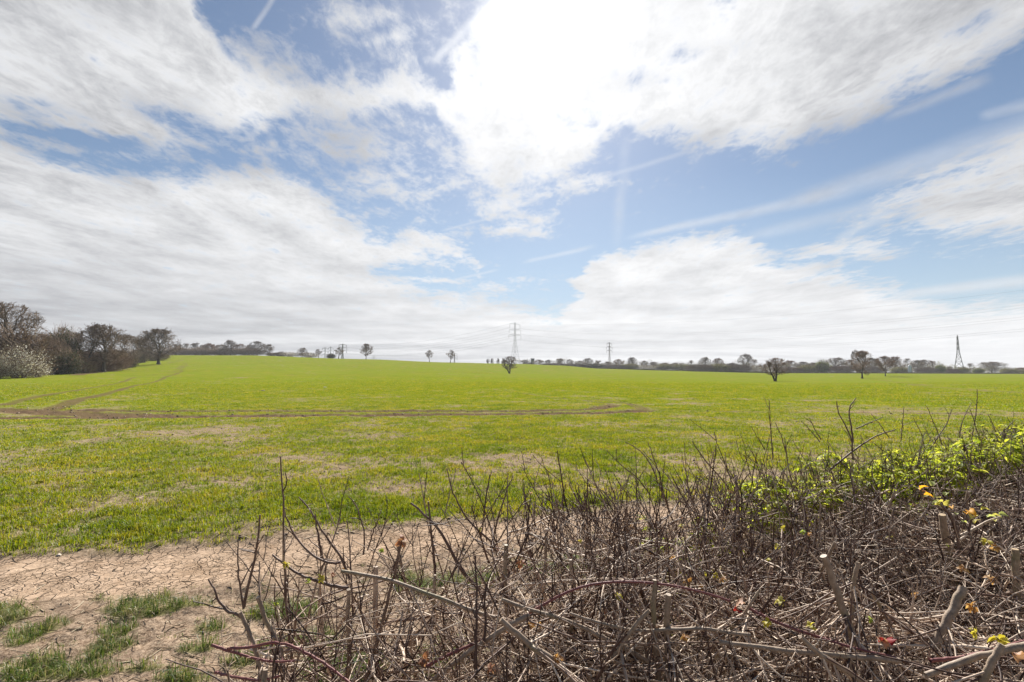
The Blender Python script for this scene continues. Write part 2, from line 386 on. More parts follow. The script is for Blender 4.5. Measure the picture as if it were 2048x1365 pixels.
def seg_dist(x, y, pts):
    D = np.full(x.shape, 1e9)
    for (ax, ay), (bx, by) in zip(pts[:-1], pts[1:]):
        dx, dy = bx-ax, by-ay; t = np.clip(((x-ax)*dx+(y-ay)*dy)/(dx*dx+dy*dy+1e-12), 0, 1)
        D = np.minimum(D, np.hypot(x-ax-t*dx, y-ay-t*dy))
    return D
TRACKS = [  # photo polylines, half width in metres, strength
 ([(-300,842),(0,838),(200,836),(400,834),(700,832),(1000,830),(1200,827),(1290,823)], .22, 1.0), ([(1290,823),(1450,825),(1700,827),(2048,831),(2400,835)], .10, .5),
 ([(150,821),(300,824),(600,824),(900,824),(1100,823),(1190,820),(1228,812)], .20, .9), ([(1228,812),(1200,806),(1130,799),(1076,792),(973,778)], .09, .5),
 ([(1290,823),(1276,815),(1254,808),(1223,803),(1180,800)], .13, .6),
 ([(-300,806),(0,812),(34,804),(85,792),(154,781),(219,770),(262,757),(320,748),(365,741)], .17, .75),
 ([(60,828),(110,818),(135,808),(155,800),(202,791),(273,771),(330,755),(368,742)], .19, .8),
 ([(-300,818),(0,820),(70,824),(160,830),(300,833)], .35, .9),
 ([(519,722),(540,732),(560,743),(590,752)], .9, .35), ([(334,730),(372,716),(383,712)], .9, .4),
 ([(340,752),(361,738),(372,726)], .6, .5), ([(1660,744),(1720,754),(1790,764),(1850,772),(1930,780),(2048,786)], .6, .45),
 ([(150,751),(190,745),(250,739)], .8, .9)]
TRK = [([gpt(*p) for p in pl], w, k) for pl, w, k in TRACKS]
BARE = [(370,868,130,10),(1090,890,120,10),(930,930,220,14),(1130,855,90,5),(1380,930,110,24),(560,1060,190,18),(60,1075,120,14),(330,790,80,5),(650,800,160,6),
        (760,985,120,16),(1500,800,200,4),(1150,940,120,16),(240,1095,120,12),(50,825,120,14)]
BARE_G = []
for px, py, rx, ry in BARE:
    c = gpt(px, py); e = gpt(px+rx, py); n = gpt(px, py-ry); BARE_G.append((c[0], c[1], abs(e[0]-c[0]), abs(n[1]-c[1])*1.1))
def path_edges(x, y):
    wob = (fbm(x, y, .9, 3, 21)-.5)*.55
    up = 5.72 + .29*x + wob - y        # > 0 : nearer than the crop's edge
    lo = y - (5.0 + .40*x) - wob*1.1   # > 0 : beyond the verge
    return up, lo
VERGE = [(70,1265,110,42),(20,1245,60,30),(250,1225,110,26),(300,1205,60,16),(390,1215,60,14),(190,1300,50,20),(130,1355,100,16),(400,1300,36,14),(350,1365,110,24),(560,1215,90,24),(650,1290,130,40),(500,1195,40,12),(900,1160,120,26),(1150,1140,140,20),(90,1320,70,16),(420,1255,50,14),(250,1265,40,10),(40,1290,60,20),(60,1350,80,20),(300,1345,60,14),(470,1330,50,16),(10,1225,60,16),(760,1330,180,40)]
VERGE_G = []
for px, py, rx, ry in VERGE:
    c = gpt(px, py); e = gpt(px+rx, py); n = gpt(px, py-ry); VERGE_G.append((c[0], c[1], abs(e[0]-c[0]), abs(n[1]-c[1])))
def covers(x, y):
    """crop cover, verge-grass cover, path, rut at points of the ground"""
    up, lo = path_edges(x, y)
    path = sstep(-.05, .10, up)*sstep(-.08, .12, lo)
    verge_zone = sstep(.10, -.05, lo); crop_zone = sstep(.10, -.32, up)
    rut = np.zeros_like(x)
    for pl, w, k in TRK:
        ww = w*2.3*(.7+.7*fbm(x, y, .8, 2, 31)); d = seg_dist(x, y, pl)
        rut = np.maximum(rut, k*sstep(ww*1.5, ww*.6, d))
    bare = np.zeros_like(x)
    for cx, cy, rx, ry in BARE_G:
        bare = np.maximum(bare, 1-np.hypot((x-cx)/rx, (y-cy)/ry)*.75)
    nz = fbm(x, y, 1.6, 5, 41, .6); nz2 = fbm(x, y, 7, 3, 51)
    crop = crop_zone*np.clip(.88 + (nz-.5)*1.9 + (nz2-.5)*1.1 + (fbm(x, y, .30, 2, 44)-.5)*.9 - np.maximum(bare, 0)*.40, .16, 1)*(1-rut)
    g = np.full_like(x, -1.0)
    for cx, cy, rx, ry in VERGE_G: g = np.maximum(g, 1-np.hypot((x-cx)/rx, (y-cy)/ry))
    verge = verge_zone*sstep(.0, .60, g + (fbm(x, y, .22, 4, 61)-.5)*2.4)
    return crop, verge, path*(1-crop), rut

def build_ground():
    f = lambda a, b, k: list(np.exp(np.arange(math.log(a), math.log(b), math.log(k))))
    R = [0.02, .3, .7] + f(1.1, 7.5, 1.0045) + f(7.5, 45, 1.009) + f(45, 9000, 1.02) + [9000]
    front = np.radians(np.arange(-60, 60.01, .15)); back = np.radians(np.arange(62, 299, 3.0))
    A = np.concatenate([front, back]); na = len(A); R = np.array(R)
    rr, aa = np.meshgrid(R, A, indexing='ij'); x = rr*np.sin(aa); y = rr*np.cos(aa)
    crop, verge, path, rut = covers(x, y)
    z = H(x, y)
    near = 1-sstep(30, 60, rr)
    z += near*((fbm(x, y, .22, 4, 71, .6)-.5)*.07*(1-path*.6) + (fbm(x, y, .9, 3, 72)-.5)*.08)
    z += near*rut*(-.05 + (fbm(x, y, .18, 3, 73, .6)-.5)*.16)
    up, lo = path_edges(x, y); z += near*.03*sstep(.15, -.15, up)
    V = np.stack([x, y, z], -1).reshape(-1, 3)
    i = np.arange(len(R)-1)[:, None]*na; j = np.arange(na)[None]; j2 = (j+1) % na
    F = np.stack([i+j, i+na+j, i+na+j2, i+j2], -1).reshape(-1, 4)[:, ::-1]
    me = np_mesh('ground', V, [F], smooth=True)
    for n, a in (('crop', crop), ('verge', verge), ('path', path), ('rut', rut)): set_attr(me, n, a.ravel())
    def mb(w):
        at_ = lambda n: w.new('ShaderNodeAttribute', attribute_name=n).outputs['Fac']
        p = pos(w); crop, path, rut = at_('crop'), at_('path'), at_('rut')
        fine = w.noise(p, 38, 5, .7); mid = w.noise(p, 5.5, 5, .62); big = w.noise(p, .35, 4, .6); huge = w.noise(p, .035, 4, .6)
        # dry clay with shrinkage cracks
        warp = w.new('ShaderNodeVectorMath', operation='MULTIPLY_ADD'); w.l.new(w.noise(p, 9, 3, .6, out=1), warp.inputs[0])
        warp.inputs[1].default_value = (.075,)*3; w.l.new(p, warp.inputs[2])
        def crack(scale, wid):
            v = w.new('ShaderNodeTexVoronoi', feature='DISTANCE_TO_EDGE'); w.l.new(warp.outputs[0], v.inputs['Vector']); v.inputs['Scale'].default_value = scale
            return w.mr(v.outputs['Distance'], 0, wid, 1, 0)
        c1 = w.m('MULTIPLY', crack(7.5, .05), w.mr(mid, .40, .60)); c2 = w.m('MULTIPLY', crack(17, .06), w.mr(w.noise(p, 3.1, 3), .60, .42))
        ck = w.m('MAXIMUM', c1, w.m('MULTIPLY', c2, .7))
        clay = w.mix(w.mr(mid, .3, .7), (.31, .215, .145), (.46, .335, .24))
        clay = w.mix(w.m('MULTIPLY', w.mr(big, .45, .7), .45), clay, (.34, .24, .155))
        clay = w.mix(w.m('MULTIPLY', w.mr(fine, .42, .7), .35), clay, (.58, .46, .34))
        clay = w.mix(w.m('MULTIPLY', w.mr(w.noise(p, 2.2, 6, .75), .50, .62), .6), clay, (.23, .155, .10))
        clay = w.mix(w.m('MULTIPLY', ck, .5), clay, (.15, .095, .06))  # cavity shade of the cracks, put into the clay colour
        # cultivated soil with stones and straw between the crop
        grit = w.noise(p, 120, 3, .7)
        soil = w.mix(w.mr(w.m('MULTIPLY_ADD', grit, .5, w.m('MULTIPLY', fine, .5)), .40, .60), (.105, .068, .044), (.43, .325, .235))
        soil = w.mix(w.m('MULTIPLY', w.mr(mid, .48, .66), .45), soil, (.16, .105, .07))
        soil = w.mix(w.m('MULTIPLY', rut, 1.0, None, True) if False else w.mr(rut, .1, .7), soil, w.mix(w.mr(fine, .3, .7), (.055, .034, .022), (.20, .135, .09)))
        base = w.mix(path, soil, clay)
        # seedlings and trodden grass that cover the soil
        gr = w.mix(w.mr(big, .35, .65), (.118, .170, .004), (.196, .212, .005))
        gr = w.mix(w.m('MULTIPLY', w.mr(huge, .40, .66), .9), gr, (.158, .214, .004))
        gr = w.mix(w.m('MULTIPLY', w.mr(w.noise(p, .11, 5, .65), .50, .70), .60), gr, (.27, .215, .035))
        gr = w.mix(w.m('MULTIPLY', w.mr(fine, .40, .72), .30), gr, (.08, .11, .006))
        dist = w.new('ShaderNodeVectorMath', operation='LENGTH'); w.l.new(p, dist.inputs[0]); dl = dist.outputs['Value']
        k = w.mr(dl, 6, 32, .42, 1.0)           # tufts stand apart near by and close up along the field
        far_fill = w.mr(dl, 14, 70, 0, .42)
        cov = w.m('MULTIPLY', w.m('ADD', w.m('MULTIPLY', crop, 1.0), w.m('MULTIPLY', far_fill, w.mr(crop, .0, .4)), clamp=True), k)
        cov = w.m('MULTIPLY', cov, w.mr(w.noise(p, 14, 4, .7), .36, .50, .55, 1.0))
        col = w.mix(cov, base, gr)
        col = w.mix(w.m('MULTIPLY', at_('verge'), .6), col, (.09, .115, .022))
        h = w.m('MULTIPLY_ADD', fine, .25, w.m('MULTIPLY', mid, 1.0)); h = w.m('SUBTRACT', h, w.m('MULTIPLY', w.m('MULTIPLY', ck, path), 1.2))
        nr = bump(w, h, .03, .9)
        return principled(w, col, 1.0, 0.0, nr)
    o = obj('ground', me, mat('field_ground', mb)); tag(o, kind='structure')
    return o
ground = build_ground()

# ------------------------------------------------------------------ grass and crop blades
def blades(P, Ht, Wd, lean, seed, name, material, label, cat, droop=.5):
    r = np.random.default_rng(seed); n = len(P)
    az = r.uniform(0, 2*np.pi, n); d = np.stack([np.cos(az), np.sin(az), np.zeros(n)], 1)
    sd = np.stack([-np.sin(az+r.normal(0, .5, n)), np.cos(az), np.zeros(n)], 1)*Wd[:, None]*.5
    up = np.array([0, 0, 1.0]); L = (lean*r.uniform(.2, 1.2, n))[:, None]
    a = P - up*.01
    m1 = P + (up*.55 + d*L*.35)*Ht[:, None]
    tp = P + (up*(1-L*droop*.7) + d*L*1.0)*Ht[:, None]
    V = np.stack([a-sd*.8, a+sd*.8, m1+sd*.8, m1-sd*.8, tp], 1).reshape(-1, 3)
    b = np.arange(n)[:, None]*5
    me = np_mesh(name, V, [b+np.array([[3, 2, 4]]), b+np.array([[0, 1, 2, 3]])])
    return tag(obj(name, me, material), label, cat, None, 'stuff')
def zground(x, y, crop, path, rut):
    z = H(x, y); z += (fbm(x, y, .22, 4, 71, .6)-.5)*.07*(1-path*.6) + (fbm(x, y, .9, 3, 72)-.5)*.08
    z += rut*(-.05 + (fbm(x, y, .18, 3, 73, .6)-.5)*.16); up, lo = path_edges(x, y); return z + .03*sstep(.15, -.15, up)
def crop_mat(w):
    p = pos(w); r = isl(w)
    f = w.m('ADD', w.m('MULTIPLY', r, .55), w.m('MULTIPLY', w.mr(w.noise(p, .8, 4, .6), .3, .7), .5))
    c = w.ramp(f, [(0, (.055, .105, .005)), (.30, (.125, .190, .007)), (.55, (.205, .245, .009)), (.75, (.32, .31, .015)), (.88, (.40, .30, .04)), (1, (.48, .36, .15))])
    return leafy(w, c, .5, w.vmul(c, (1.3, 1.22, .9)), .5)
def build_crop():
    r = np.random.default_rng(11); n = 360000
    rr = np.exp(r.uniform(math.log(3.6), math.log(150), n)); a = np.radians(r.uniform(-59, 56, n)); x = rr*np.sin(a); y = rr*np.cos(a)
    # drilled in rows: pull the plants towards lines 12 cm apart
    row = np.round((y*.97-x*.22)/.13)*.13; off = (y*.97-x*.22)-row; pull = .45*(rr < 15); y -= off*.97*pull; x += off*.22*pull
    crop, verge, path, rut = covers(x, y); crop = crop*(1-np.maximum(rut, covers(x, y+.35)[3]))
    keep = r.random(n) < np.clip(crop*1.05-.04, 0, 1)*sstep(150, 45, rr); x, y, rr, crop = x[keep], y[keep], rr[keep], crop[keep]
    z = zground(x, y, crop, path[keep], rut[keep]); m = len(x); k = 6
    sp = (.012+.0016*rr)
    X = np.repeat(x, k)+r.normal(0, 1, m*k)*np.repeat(sp, k); Y = np.repeat(y, k)+r.normal(0, 1, m*k)*np.repeat(sp, k); Z = np.repeat(z, k)
    R = np.repeat(rr, k); C = np.repeat(crop, k)
    Ht = r.uniform(.030, .085, m*k)*(.5+.6*C)*np.interp(R, [4, 12, 30], [1.1, .8, .65]); Wd = (.0023+.00062*R)*r.uniform(.7, 1.2, m*k)
    blades(np.stack([X, Y, Z], 1), Ht, Wd, .8, 12, 'crop_seedlings', mat('crop_blade', crop_mat), 'short yellow-green cereal seedlings covering the whole field', 'crop')
def build_verge():
    r = np.random.default_rng(13); n = 95000
    rr = np.exp(r.uniform(math.log(1.0), math.log(7), n)); a = np.radians(r.uniform(-55, 55, n)); x = rr*np.sin(a); y = rr*np.cos(a)
    crop, verge, path, rut = covers(x, y)
    keep = r.random(n) < verge*.8+.03*(path < .5)*(path_edges(x, y)[1] < .1); x, y, rr, vg = x[keep], y[keep], rr[keep], verge[keep]
    z = zground(x, y, crop[keep], path[keep], rut[keep]); m = len(x); k = 7
    X = np.repeat(x, k)+r.normal(0, .014, m*k); Y = np.repeat(y, k)+r.normal(0, .014, m*k)
    Ht = r.uniform(.035, .125, m*k)*(.35+.6*np.repeat(vg, k)); Wd = r.uniform(.0020, .0038, m*k)
    def vm(w):
        c = w.ramp(isl(w), [(0, (.035, .075, .010)), (.45, (.085, .145, .016)), (.75, (.19, .225, .03)), (.90, (.34, .28, .10)), (1, (.46, .38, .22))]); return leafy(w, c, .42, None, .45)
    blades(np.stack([X, Y, np.repeat(z, k)], 1), Ht, Wd, 1.0, 14, 'verge_grass', mat('verge_blade', vm), 'darker tufts of wild grass on the bare verge beside the cracked path', 'grass', .7)
    # dead stalks and clods lying about
    n = 11000; rr = np.exp(r.uniform(math.log(1.8), math.log(22), n)); a = np.radians(r.uniform(-50, 50, n)); x = rr*np.sin(a); y = rr*np.cos(a)
    crop, verge, path, rut = covers(x, y); k = r.random(n) < (1-path*.75)*(1-verge*.5); x, y, rr = x[k], y[k], rr[k]; z = zground(x, y, crop[k], path[k], rut[k])+.004
    d = np.stack([r.normal(size=len(x)), r.normal(size=len(x))*.6, r.normal(size=len(x))*.08], 1)
    P = grow(np.stack([x, y, z], 1), d, r.uniform(.03, .16, len(x)), 4, .12, 0, r); P[:, :, 2] = np.maximum(P[:, :, 2], z[:, None])
    mb = MB(); mb.tubes(P, np.repeat(r.uniform(.0012, .003, (len(x), 1))*(1+.06*rr[:, None]), 4, 1), 3)
    tag(obj('straw_litter', mb.mesh('straw_litter'), island_mat('straw', [(0, (.09, .055, .035)), (.5, (.26, .19, .12)), (1, (.50, .42, .30))])), 'dead stalks and straw scattered over soil and path', 'straw', None, 'stuff')
    n = 13000; rr = np.exp(r.uniform(math.log(3.4), math.log(34), n)); a = np.radians(r.uniform(-50, 50, n)); x = rr*np.sin(a); y = rr*np.cos(a)
    crop, verge, path, rut = covers(x, y); k = (r.random(n) < (.25+rut*1.5-.3*crop)) & (path < .4) & (verge < .3) & (path_edges(x, y)[1] > 0); x, y, rr = x[k], y[k], rr[k]; z = zground(x, y, crop[k], path[k], rut[k])
    s = r.uniform(.006, .019, len(x))*(1+.045*rr); cube = np.array([[a, b, c] for c in (-.5, .8) for a, b in ((-1, -1), (1, -1), (1, 1), (-1, 1))])
    V = (cube[None]*r.uniform(.45, 1.0, (len(x), 8, 3)))*s[:, None, None] + np.stack([x, y, z], 1)[:, None]
    F = np.array([[4, 5, 6, 7], [0, 1, 5, 4], [1, 2, 6, 5], [2, 3, 7, 6], [3, 0, 4, 7]]); Fq = (np.arange(len(x))[:, None, None]*8+F[None]).reshape(-1, 4)
    tag(obj('soil_clods', np_mesh('soil_clods', V.reshape(-1, 3), [Fq]), island_mat('clod', [(0, (.07, .045, .03)), (.5, (.17, .12, .085)), (.9, (.30, .23, .17)), (1, (.50, .44, .36))])), 'crumbs of dry soil and flint strewn in the wheel ruts and bare patches', 'soil', None, 'stuff')
build_crop(); build_verge()
for k, (px, py, s, lab) in enumerate([(650,776,.34,'small white stone lying far out in the left half of the field'), (526,783,.30,'dark grey stone with a pale edge in the crop left of centre'),
        (1117,897,.085,'pale flat flint in the bare patch above the hedge'), (605,843,.12,'pale flint just below the wheel ruts, left of centre'), (1013,840,.11,'pale flint just below the wheel ruts, at the centre')]):
    x, y = gpt(px, py); r = np.random.default_rng(90+k); th = np.linspace(0, 2*np.pi, 10)[:-1]; V = []
    for zz_, q in ((-.15, .8), (.12, 1.0), (.34, .7)): 
        rad = q*(1+.18*np.sin(th*2+k)+r.normal(0, .07, 9)); V.append(np.stack([np.cos(th)*rad, np.sin(th)*rad*.7, np.full(9, zz_)+r.normal(0, .03, 9)], 1))
    V = np.concatenate(V + [np.array([[0, 0, .40]])])*s*.5; F4 = [[l*9+a, l*9+(a+1) % 9, l*9+9+(a+1) % 9, l*9+9+a] for l in (0, 1) for a in range(9)]; F3 = [[18+a, 18+(a+1) % 9, 27] for a in range(9)]
    cc = (.62, .60, .55) if k != 1 else (.14, .15, .19)
    tag(obj('stone', np_mesh('stone', V, [np.array(F3), np.array(F4)], True), mat('flint', lambda w: principled(w, w.mix(w.mr(w.noise(ocrd(w), 60, 4), .35, .65), cc, tuple(c*.7 for c in cc)), .6, .4)), loc=(x, y, float(zground(np.array([x]), np.array([y]), 0, 0, 0)[0])+s*.05)), lab, 'stone', 'stones lying in the field')

# ------------------------------------------------------------------ bare trees
BARK = island_mat('bark', [(0, (.045, .035, .028)), (.5, (.085, .068, .055)), (1, (.14, .115, .095))], noise=6)
TWIG = island_mat('twig', [(0, (.09, .058, .038)), (.5, (.19, .128, .085)), (1, (.31, .225, .155))])
TWIG_HAZED = island_mat('twig_hazed', [(0, (.16, .125, .10)), (.5, (.30, .235, .19)), (1, (.45, .37, .31))], .3)  # lighter copy of the twig colours, with distance haze put into them
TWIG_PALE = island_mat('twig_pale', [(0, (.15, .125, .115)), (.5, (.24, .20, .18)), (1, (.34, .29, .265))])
TWIG_RED = island_mat('twig_red', [(0, (.12, .07, .045)), (.5, (.24, .15, .10)), (1, (.36, .24, .16))])
IVY = island_mat('ivy_leaf', [(0, (.025, .035, .014)), (.6, (.05, .065, .022)), (1, (.11, .12, .04))], .25)
GREEN = island_mat('spring_leaf', [(0, (.09, .13, .015)), (.6, (.20, .25, .03)), (1, (.36, .40, .07))], .45)
OLIVE = island_mat('olive_leaf', [(0, (.13, .135, .035)), (.6, (.28, .27, .08)), (1, (.42, .38, .15))], .35)
BLOSSOM = island_mat('blossom', [(0, (.32, .27, .15)), (.35, (.62, .57, .40)), (1, (.92, .90, .82))], .45)
BROWNLEAF = island_mat('brown_leaf', [(0, (.05, .032, .022)), (.6, (.11, .07, .045)), (1, (.19, .12, .075))], .25)

def ellipsoid_reach(S, D, c, rad):
    s = (S-c)/rad; d = D/rad; a = (d*d).sum(1); b = (s*d).sum(1); q = (s*s).sum(1)-1
    disc = np.maximum(b*b-a*q, 0); return np.maximum((-b+np.sqrt(disc))/a, .02)
def tree_proto(seed, trunk_h=.28, rad=(.42, .42, .40), cz=.60, n1=9, n2=7, n3=8, n4=5, wig=.22, tr=.030, tw=.0032, lean=0.0, fork=False, asc=0.0):
    """a leafless tree of unit height: (trunk mesh, crown mesh)"""
    r = np.random.default_rng(seed); rad = np.array(rad); c = np.array([lean*.8, 0, cz])
    m = MB(); nt = 2 if fork else 1; T0 = []
    for k in range(nt):
        sgn = (k*2-1)*.30 if fork else 0
        P = grow(np.array([[0, 0, -.02]]), np.array([[lean*1.2+sgn, 0, 1.0]]), np.array([cz+rad[2]*.45 if not fork else .72]), 10, .04+wig*.12, .06, r); T0.append(P[0])
        Rr = tr*np.linspace(1, .12, 10)**.9; Rr[0] *= 1.5; m.tubes(P, Rr[None], 7)
    T0 = np.array(T0); N1 = n1*nt; tmin = trunk_h/(cz+rad[2]*.45)
    i1 = np.arange(N1) % nt; t1 = tmin+(1-tmin)*((np.arange(N1)//nt)/max(n1-1, 1))**1.45*.92
    S, T = samp(T0, i1, t1); az = np.arange(N1)*2.4+r.normal(0, .25, N1); q = ((t1-tmin)/(1-tmin))**.8
    el = np.radians(8+asc) + q*np.radians(62) + r.normal(0, .08, N1); D = np.stack([np.cos(az)*np.cos(el), np.sin(az)*np.cos(el), np.sin(el)], 1)
    L1 = ellipsoid_reach(S, D, c, rad)*r.uniform(.82, 1.02, N1)
    P1 = grow(S, D, L1*1.05, 10, wig*.62, .035, r); m.tubes(P1, (tr*.40*(L1/L1.max())**.5)[:, None]*np.linspace(1, .16, 10)[None], 5)
    k = MB(); s = rad.mean()
    def sub(P, n, tmin, lo, hi, npt, wg, rad0, rad1, sides, a0=.45, a1=1.0, up=.03, mb=k):
        N = len(P)*n; idx = np.repeat(np.arange(len(P)), n); t = tmin+(1-tmin)*(np.tile(np.arange(n), len(P))+r.random(N))/n; S, T = samp(P, idx, np.minimum(t, 1))
        D = side(T, r.uniform(a0, a1, N), r); reach = ellipsoid_reach(S, D, c, rad)
        inside = (((S-c)/rad)**2).sum(1) < 1.0; L = r.uniform(lo, hi, N)*(1.15-.5*t); L = np.where(inside, np.minimum(L, reach+.03*s), lo*.4)
        Q = grow(S, D, L, npt, wg, up, r); mb.tubes(Q, (rad0*(.6+.6*r.random(N)))[:, None]*np.linspace(1, rad1, npt)[None], sides); return Q
    P2 = sub(P1, n2, .18, .40*s, .95*s, 8, wig*.9, tr*.13, .28, 4, mb=m)
    P3 = sub(P2, n3, .12, .18*s, .48*s, 6, wig*.9, tw*1.25, .6, 3)
    P4 = sub(P3, n4, .12, .08*s, .24*s, 4, wig*.8, tw*.8, .6, 3)
    return m.mesh('trunk_limbs'), k.mesh('crown_twigs')
def leaf_cloud(mb, r, n, size, c, rad, clumps=60, flat=.5, shell=.55, cl=.22):
    cc = rdir(clumps, r)*(shell+(1-shell)*r.random((clumps, 1))**.6)*rad*(1-cl*.5)+c
    i = r.integers(0, clumps, n); p = cc[i] + r.normal(size=(n, 3))*np.array(rad)*cl*r.uniform(.5, 1.2, (clumps, 1))[i]
    p[:, 2] = np.maximum(p[:, 2], c[2]-rad[2]); a = rdir(n, r); b = unit(np.cross(a, rdir(n, r))); s = (size*r.uniform(.6, 1.3, n))[:, None]
    V = np.stack([p-a*s, p+b*s*.55, p+a*s, p-b*s*.55], 1).reshape(-1, 3); mb.add(V, np.arange(n*4).reshape(-1, 4))
def brush(mb, r, n, c, rad, ln, rr):
    """a thicket of upward twigs filling an ellipsoid standing on the ground"""
    p = rdir(n, r)*(r.random((n, 1))**.33)*rad+c; p[:, 2] = np.maximum(p[:, 2], .0)
    d = unit((p-np.array([c[0], c[1], c[2]-rad[2]*1.1]))/rad + r.normal(size=(n, 3))*.55); P = grow(p, d, ln*r.uniform(.5, 1.2, n), 4, .22, .05, r)
    mb.tubes(P, rr*r.uniform(.6, 1.3, (n, 1))*np.array([[1, .85, .7, .5]]), 3)

PROTO = {}
def proto(kind):
    if kind in PROTO: return PROTO[kind]
    f = {
     'oak': lambda: tree_proto(101, .24, (.47, .47, .39), .61, 17, 8, 7, 4, .26, .030, .0030),
     'oakb': lambda: tree_proto(101, .20, (.53, .52, .39), .60, 18, 9, 7, 4, .26, .038, .0030, .0),
     'round': lambda: tree_proto(103, .27, (.50, .50, .36), .62, 16, 8, 7, 4, .22, .027, .0034),
     'small': lambda: tree_proto(104, .34, (.36, .36, .33), .67, 11, 6, 7, 4, .22, .030, .0042),
     'vee': lambda: tree_proto(125, .24, (.52, .48, .36), .63, 9, 7, 6, 4, .26, .042, .0036, 0, True, 14),
     'leanr': lambda: tree_proto(106, .22, (.46, .42, .40), .59, 15, 8, 7, 4, .24, .036, .0036, .10),
     'twist': lambda: tree_proto(127, .22, (.48, .44, .40), .60, 10, 6, 6, 4, .46, .030, .0028, .04),
     'wide': lambda: tree_proto(108, .16, (.80, .78, .42), .58, 15, 9, 7, 5, .24, .034, .0036),
     'tall': lambda: tree_proto(109, .16, (.34, .34, .44), .56, 15, 7, 7, 5, .18, .022, .0034),
     'wispy': lambda: tree_proto(110, .22, (.36, .36, .39), .60, 11, 6, 6, 4, .24, .018, .0032),
     'slim': lambda: tree_proto(111, .06, (.12, .12, .49), .51, 20, 5, 5, 3, .12, .02, .0045, 0, False, 50),
    }[kind]()
    PROTO[kind] = f; return f
def bare_tree(kind, px, depth, top, label, width=None, group=None, name='bare_tree', rz=0, twig=None, base=None, bark=None, dz=0.0):
    """base: photo row of the foot, when the foot can be seen"""
    p = at(px, depth); h = max(ztop(top, depth)-p[2], 2.0); tm, cm = proto(kind)
    root = empty(name, (p[0], p[1], p[2]-.05), rz, (h*(width or 1), h*(width or 1), h)); tag(root, label, 'tree', group)
    for nm, me, mt in (('trunk', tm, bark or BARK), ('crown', cm, twig or TWIG)):
        o = obj(nm, me, None, root)
        if not me.materials: me.materials.append(mt)
        o.material_slots[0].link = 'OBJECT'; o.material_slots[0].material = mt
    return root
BUSH = {}
def bush_proto(kind):
    if kind in BUSH: return BUSH[kind]
    r = np.random.default_rng(hash2(np.array([len(kind)*7]), np.array([ord(kind[0])]), 3)[0].item().__int__()+len(kind)*31+ord(kind[-1]))
    a = MB(); b = MB(); c = np.array([0, 0, .46]); rad = np.array([.5, .5, .52])
    st = grow(np.stack([r.normal(0, .08, 14), r.normal(0, .08, 14), np.zeros(14)], 1), np.stack([r.normal(0, .4, 14), r.normal(0, .4, 14), np.ones(14)], 1), r.uniform(.5, .9, 14), 6, .14, 0, r)
    a.tubes(st, .014*np.linspace(1, .3, 6)[None]*np.ones((14, 1)), 4); brush(a, r, 900, c, rad, .30, .0042)
    if kind != 'twiggy': leaf_cloud(b, r, {'sparse': 1300, 'blossom': 3200, 'leafy': 4200, 'dense': 6500}[kind], {'sparse': .015, 'blossom': .016, 'leafy': .028, 'dense': .028}[kind], c, rad, {'sparse': 40, 'blossom': 60, 'leafy': 80, 'dense': 110}[kind], shell=.45)
    else: brush(b, r, 2600, c, rad*1.02, .20, .0034)
    BUSH[kind] = (a.mesh('bush_stems'), b.mesh('bush_leaves')); return BUSH[kind]
def bush(kind, px, depth, top, wpx, label, leafmat, group=None, cat='bush', name='bush', rz=None, base_z=None, dep=None, stems=None, part='foliage'):
    p = at(px, depth); zb = p[2] if base_z is None else base_z; h = max(ztop(top, depth)-zb, 1.0); W = wpx/FPX*depth
    am, bm = bush_proto(kind); root = empty(name, (p[0], p[1], zb-.05), (px*.37 if rz is None else rz), (W*.92, (dep or W)*.92, h)); tag(root, label, cat, group)
    for nm, me, mt in (('stems', am, stems or TWIG), (part, bm, leafmat)):
        o = obj(nm, me, None, root)
        if not me.materials: me.materials.append(mt)
        o.material_slots[0].link = 'OBJECT'; o.material_slots[0].material = mt
    return root

# the wood at the left edge
WOOD = 'trees and bushes of the wood at the left edge'
bare_tree('oak', 2, 128, 606, 'tall bare oak rising highest at the left edge of the photo', 1.05, WOOD, 'oak_tree', 1.0)
bare_tree('tall', 84, 140, 668, 'purplish-brown bare tree between the edge oak and the ivy-clad tree', 1.5, WOOD, rz=2, twig=TWIG_RED)
bare_tree('twist', 125, 152, 655, 'bare tree with crooked limbs rising behind the ivy-clad tree', 1.0, WOOD, rz=.6)
bare_tree('twist', 168, 146, 651, 'twisted bare oak just left of the big round-crowned oak', 1.05, WOOD, 'oak_tree', rz=3.2)
bare_tree('oak', 210, 150, 650, 'big round-crowned bare oak in the middle of the wood edge', 1.05, WOOD, 'oak_tree', rz=.3)
bare_tree('wispy', 150, 185, 664, 'thin bare tree in the gap between the two crooked oaks', 1.2, WOOD, rz=5)
bare_tree('wispy', 266, 230, 672, 'first small bare tree right of the round-crowned oak', 1.2, WOOD, rz=1, twig=TWIG_HAZED)
bare_tree('tall', 290, 250, 676, 'brown bare tree half hidden behind the lone field oak, on its left', 1.2, WOOD, rz=2.2, twig=TWIG_HAZED)
bare_tree('wispy', 245, 190, 668, 'slender bare tree on the right flank of the round-crowned oak', 1.2, WOOD, rz=4)
bush('dense', 20, 122, 662, 130, 'dark olive-brown thicket below the tall edge oak', BROWNLEAF, WOOD, 'thicket', 'thicket')
bush('twiggy', 70, 130, 682, 90, 'dark bare thicket right of the edge oak, above the blossom', TWIG, WOOD, 'thicket', 'thicket')
bush('blossom', 40, 108, 692, 95, 'large cream-blossomed blackthorn at the foot of the edge oak', BLOSSOM, WOOD, 'bush', 'blackthorn_bush', part='blossom')
bush('blossom', -8, 104, 712, 70, 'white blackthorn cut off by the left edge of the photo', BLOSSOM, WOOD, 'bush', 'blackthorn_bush', part='blossom')
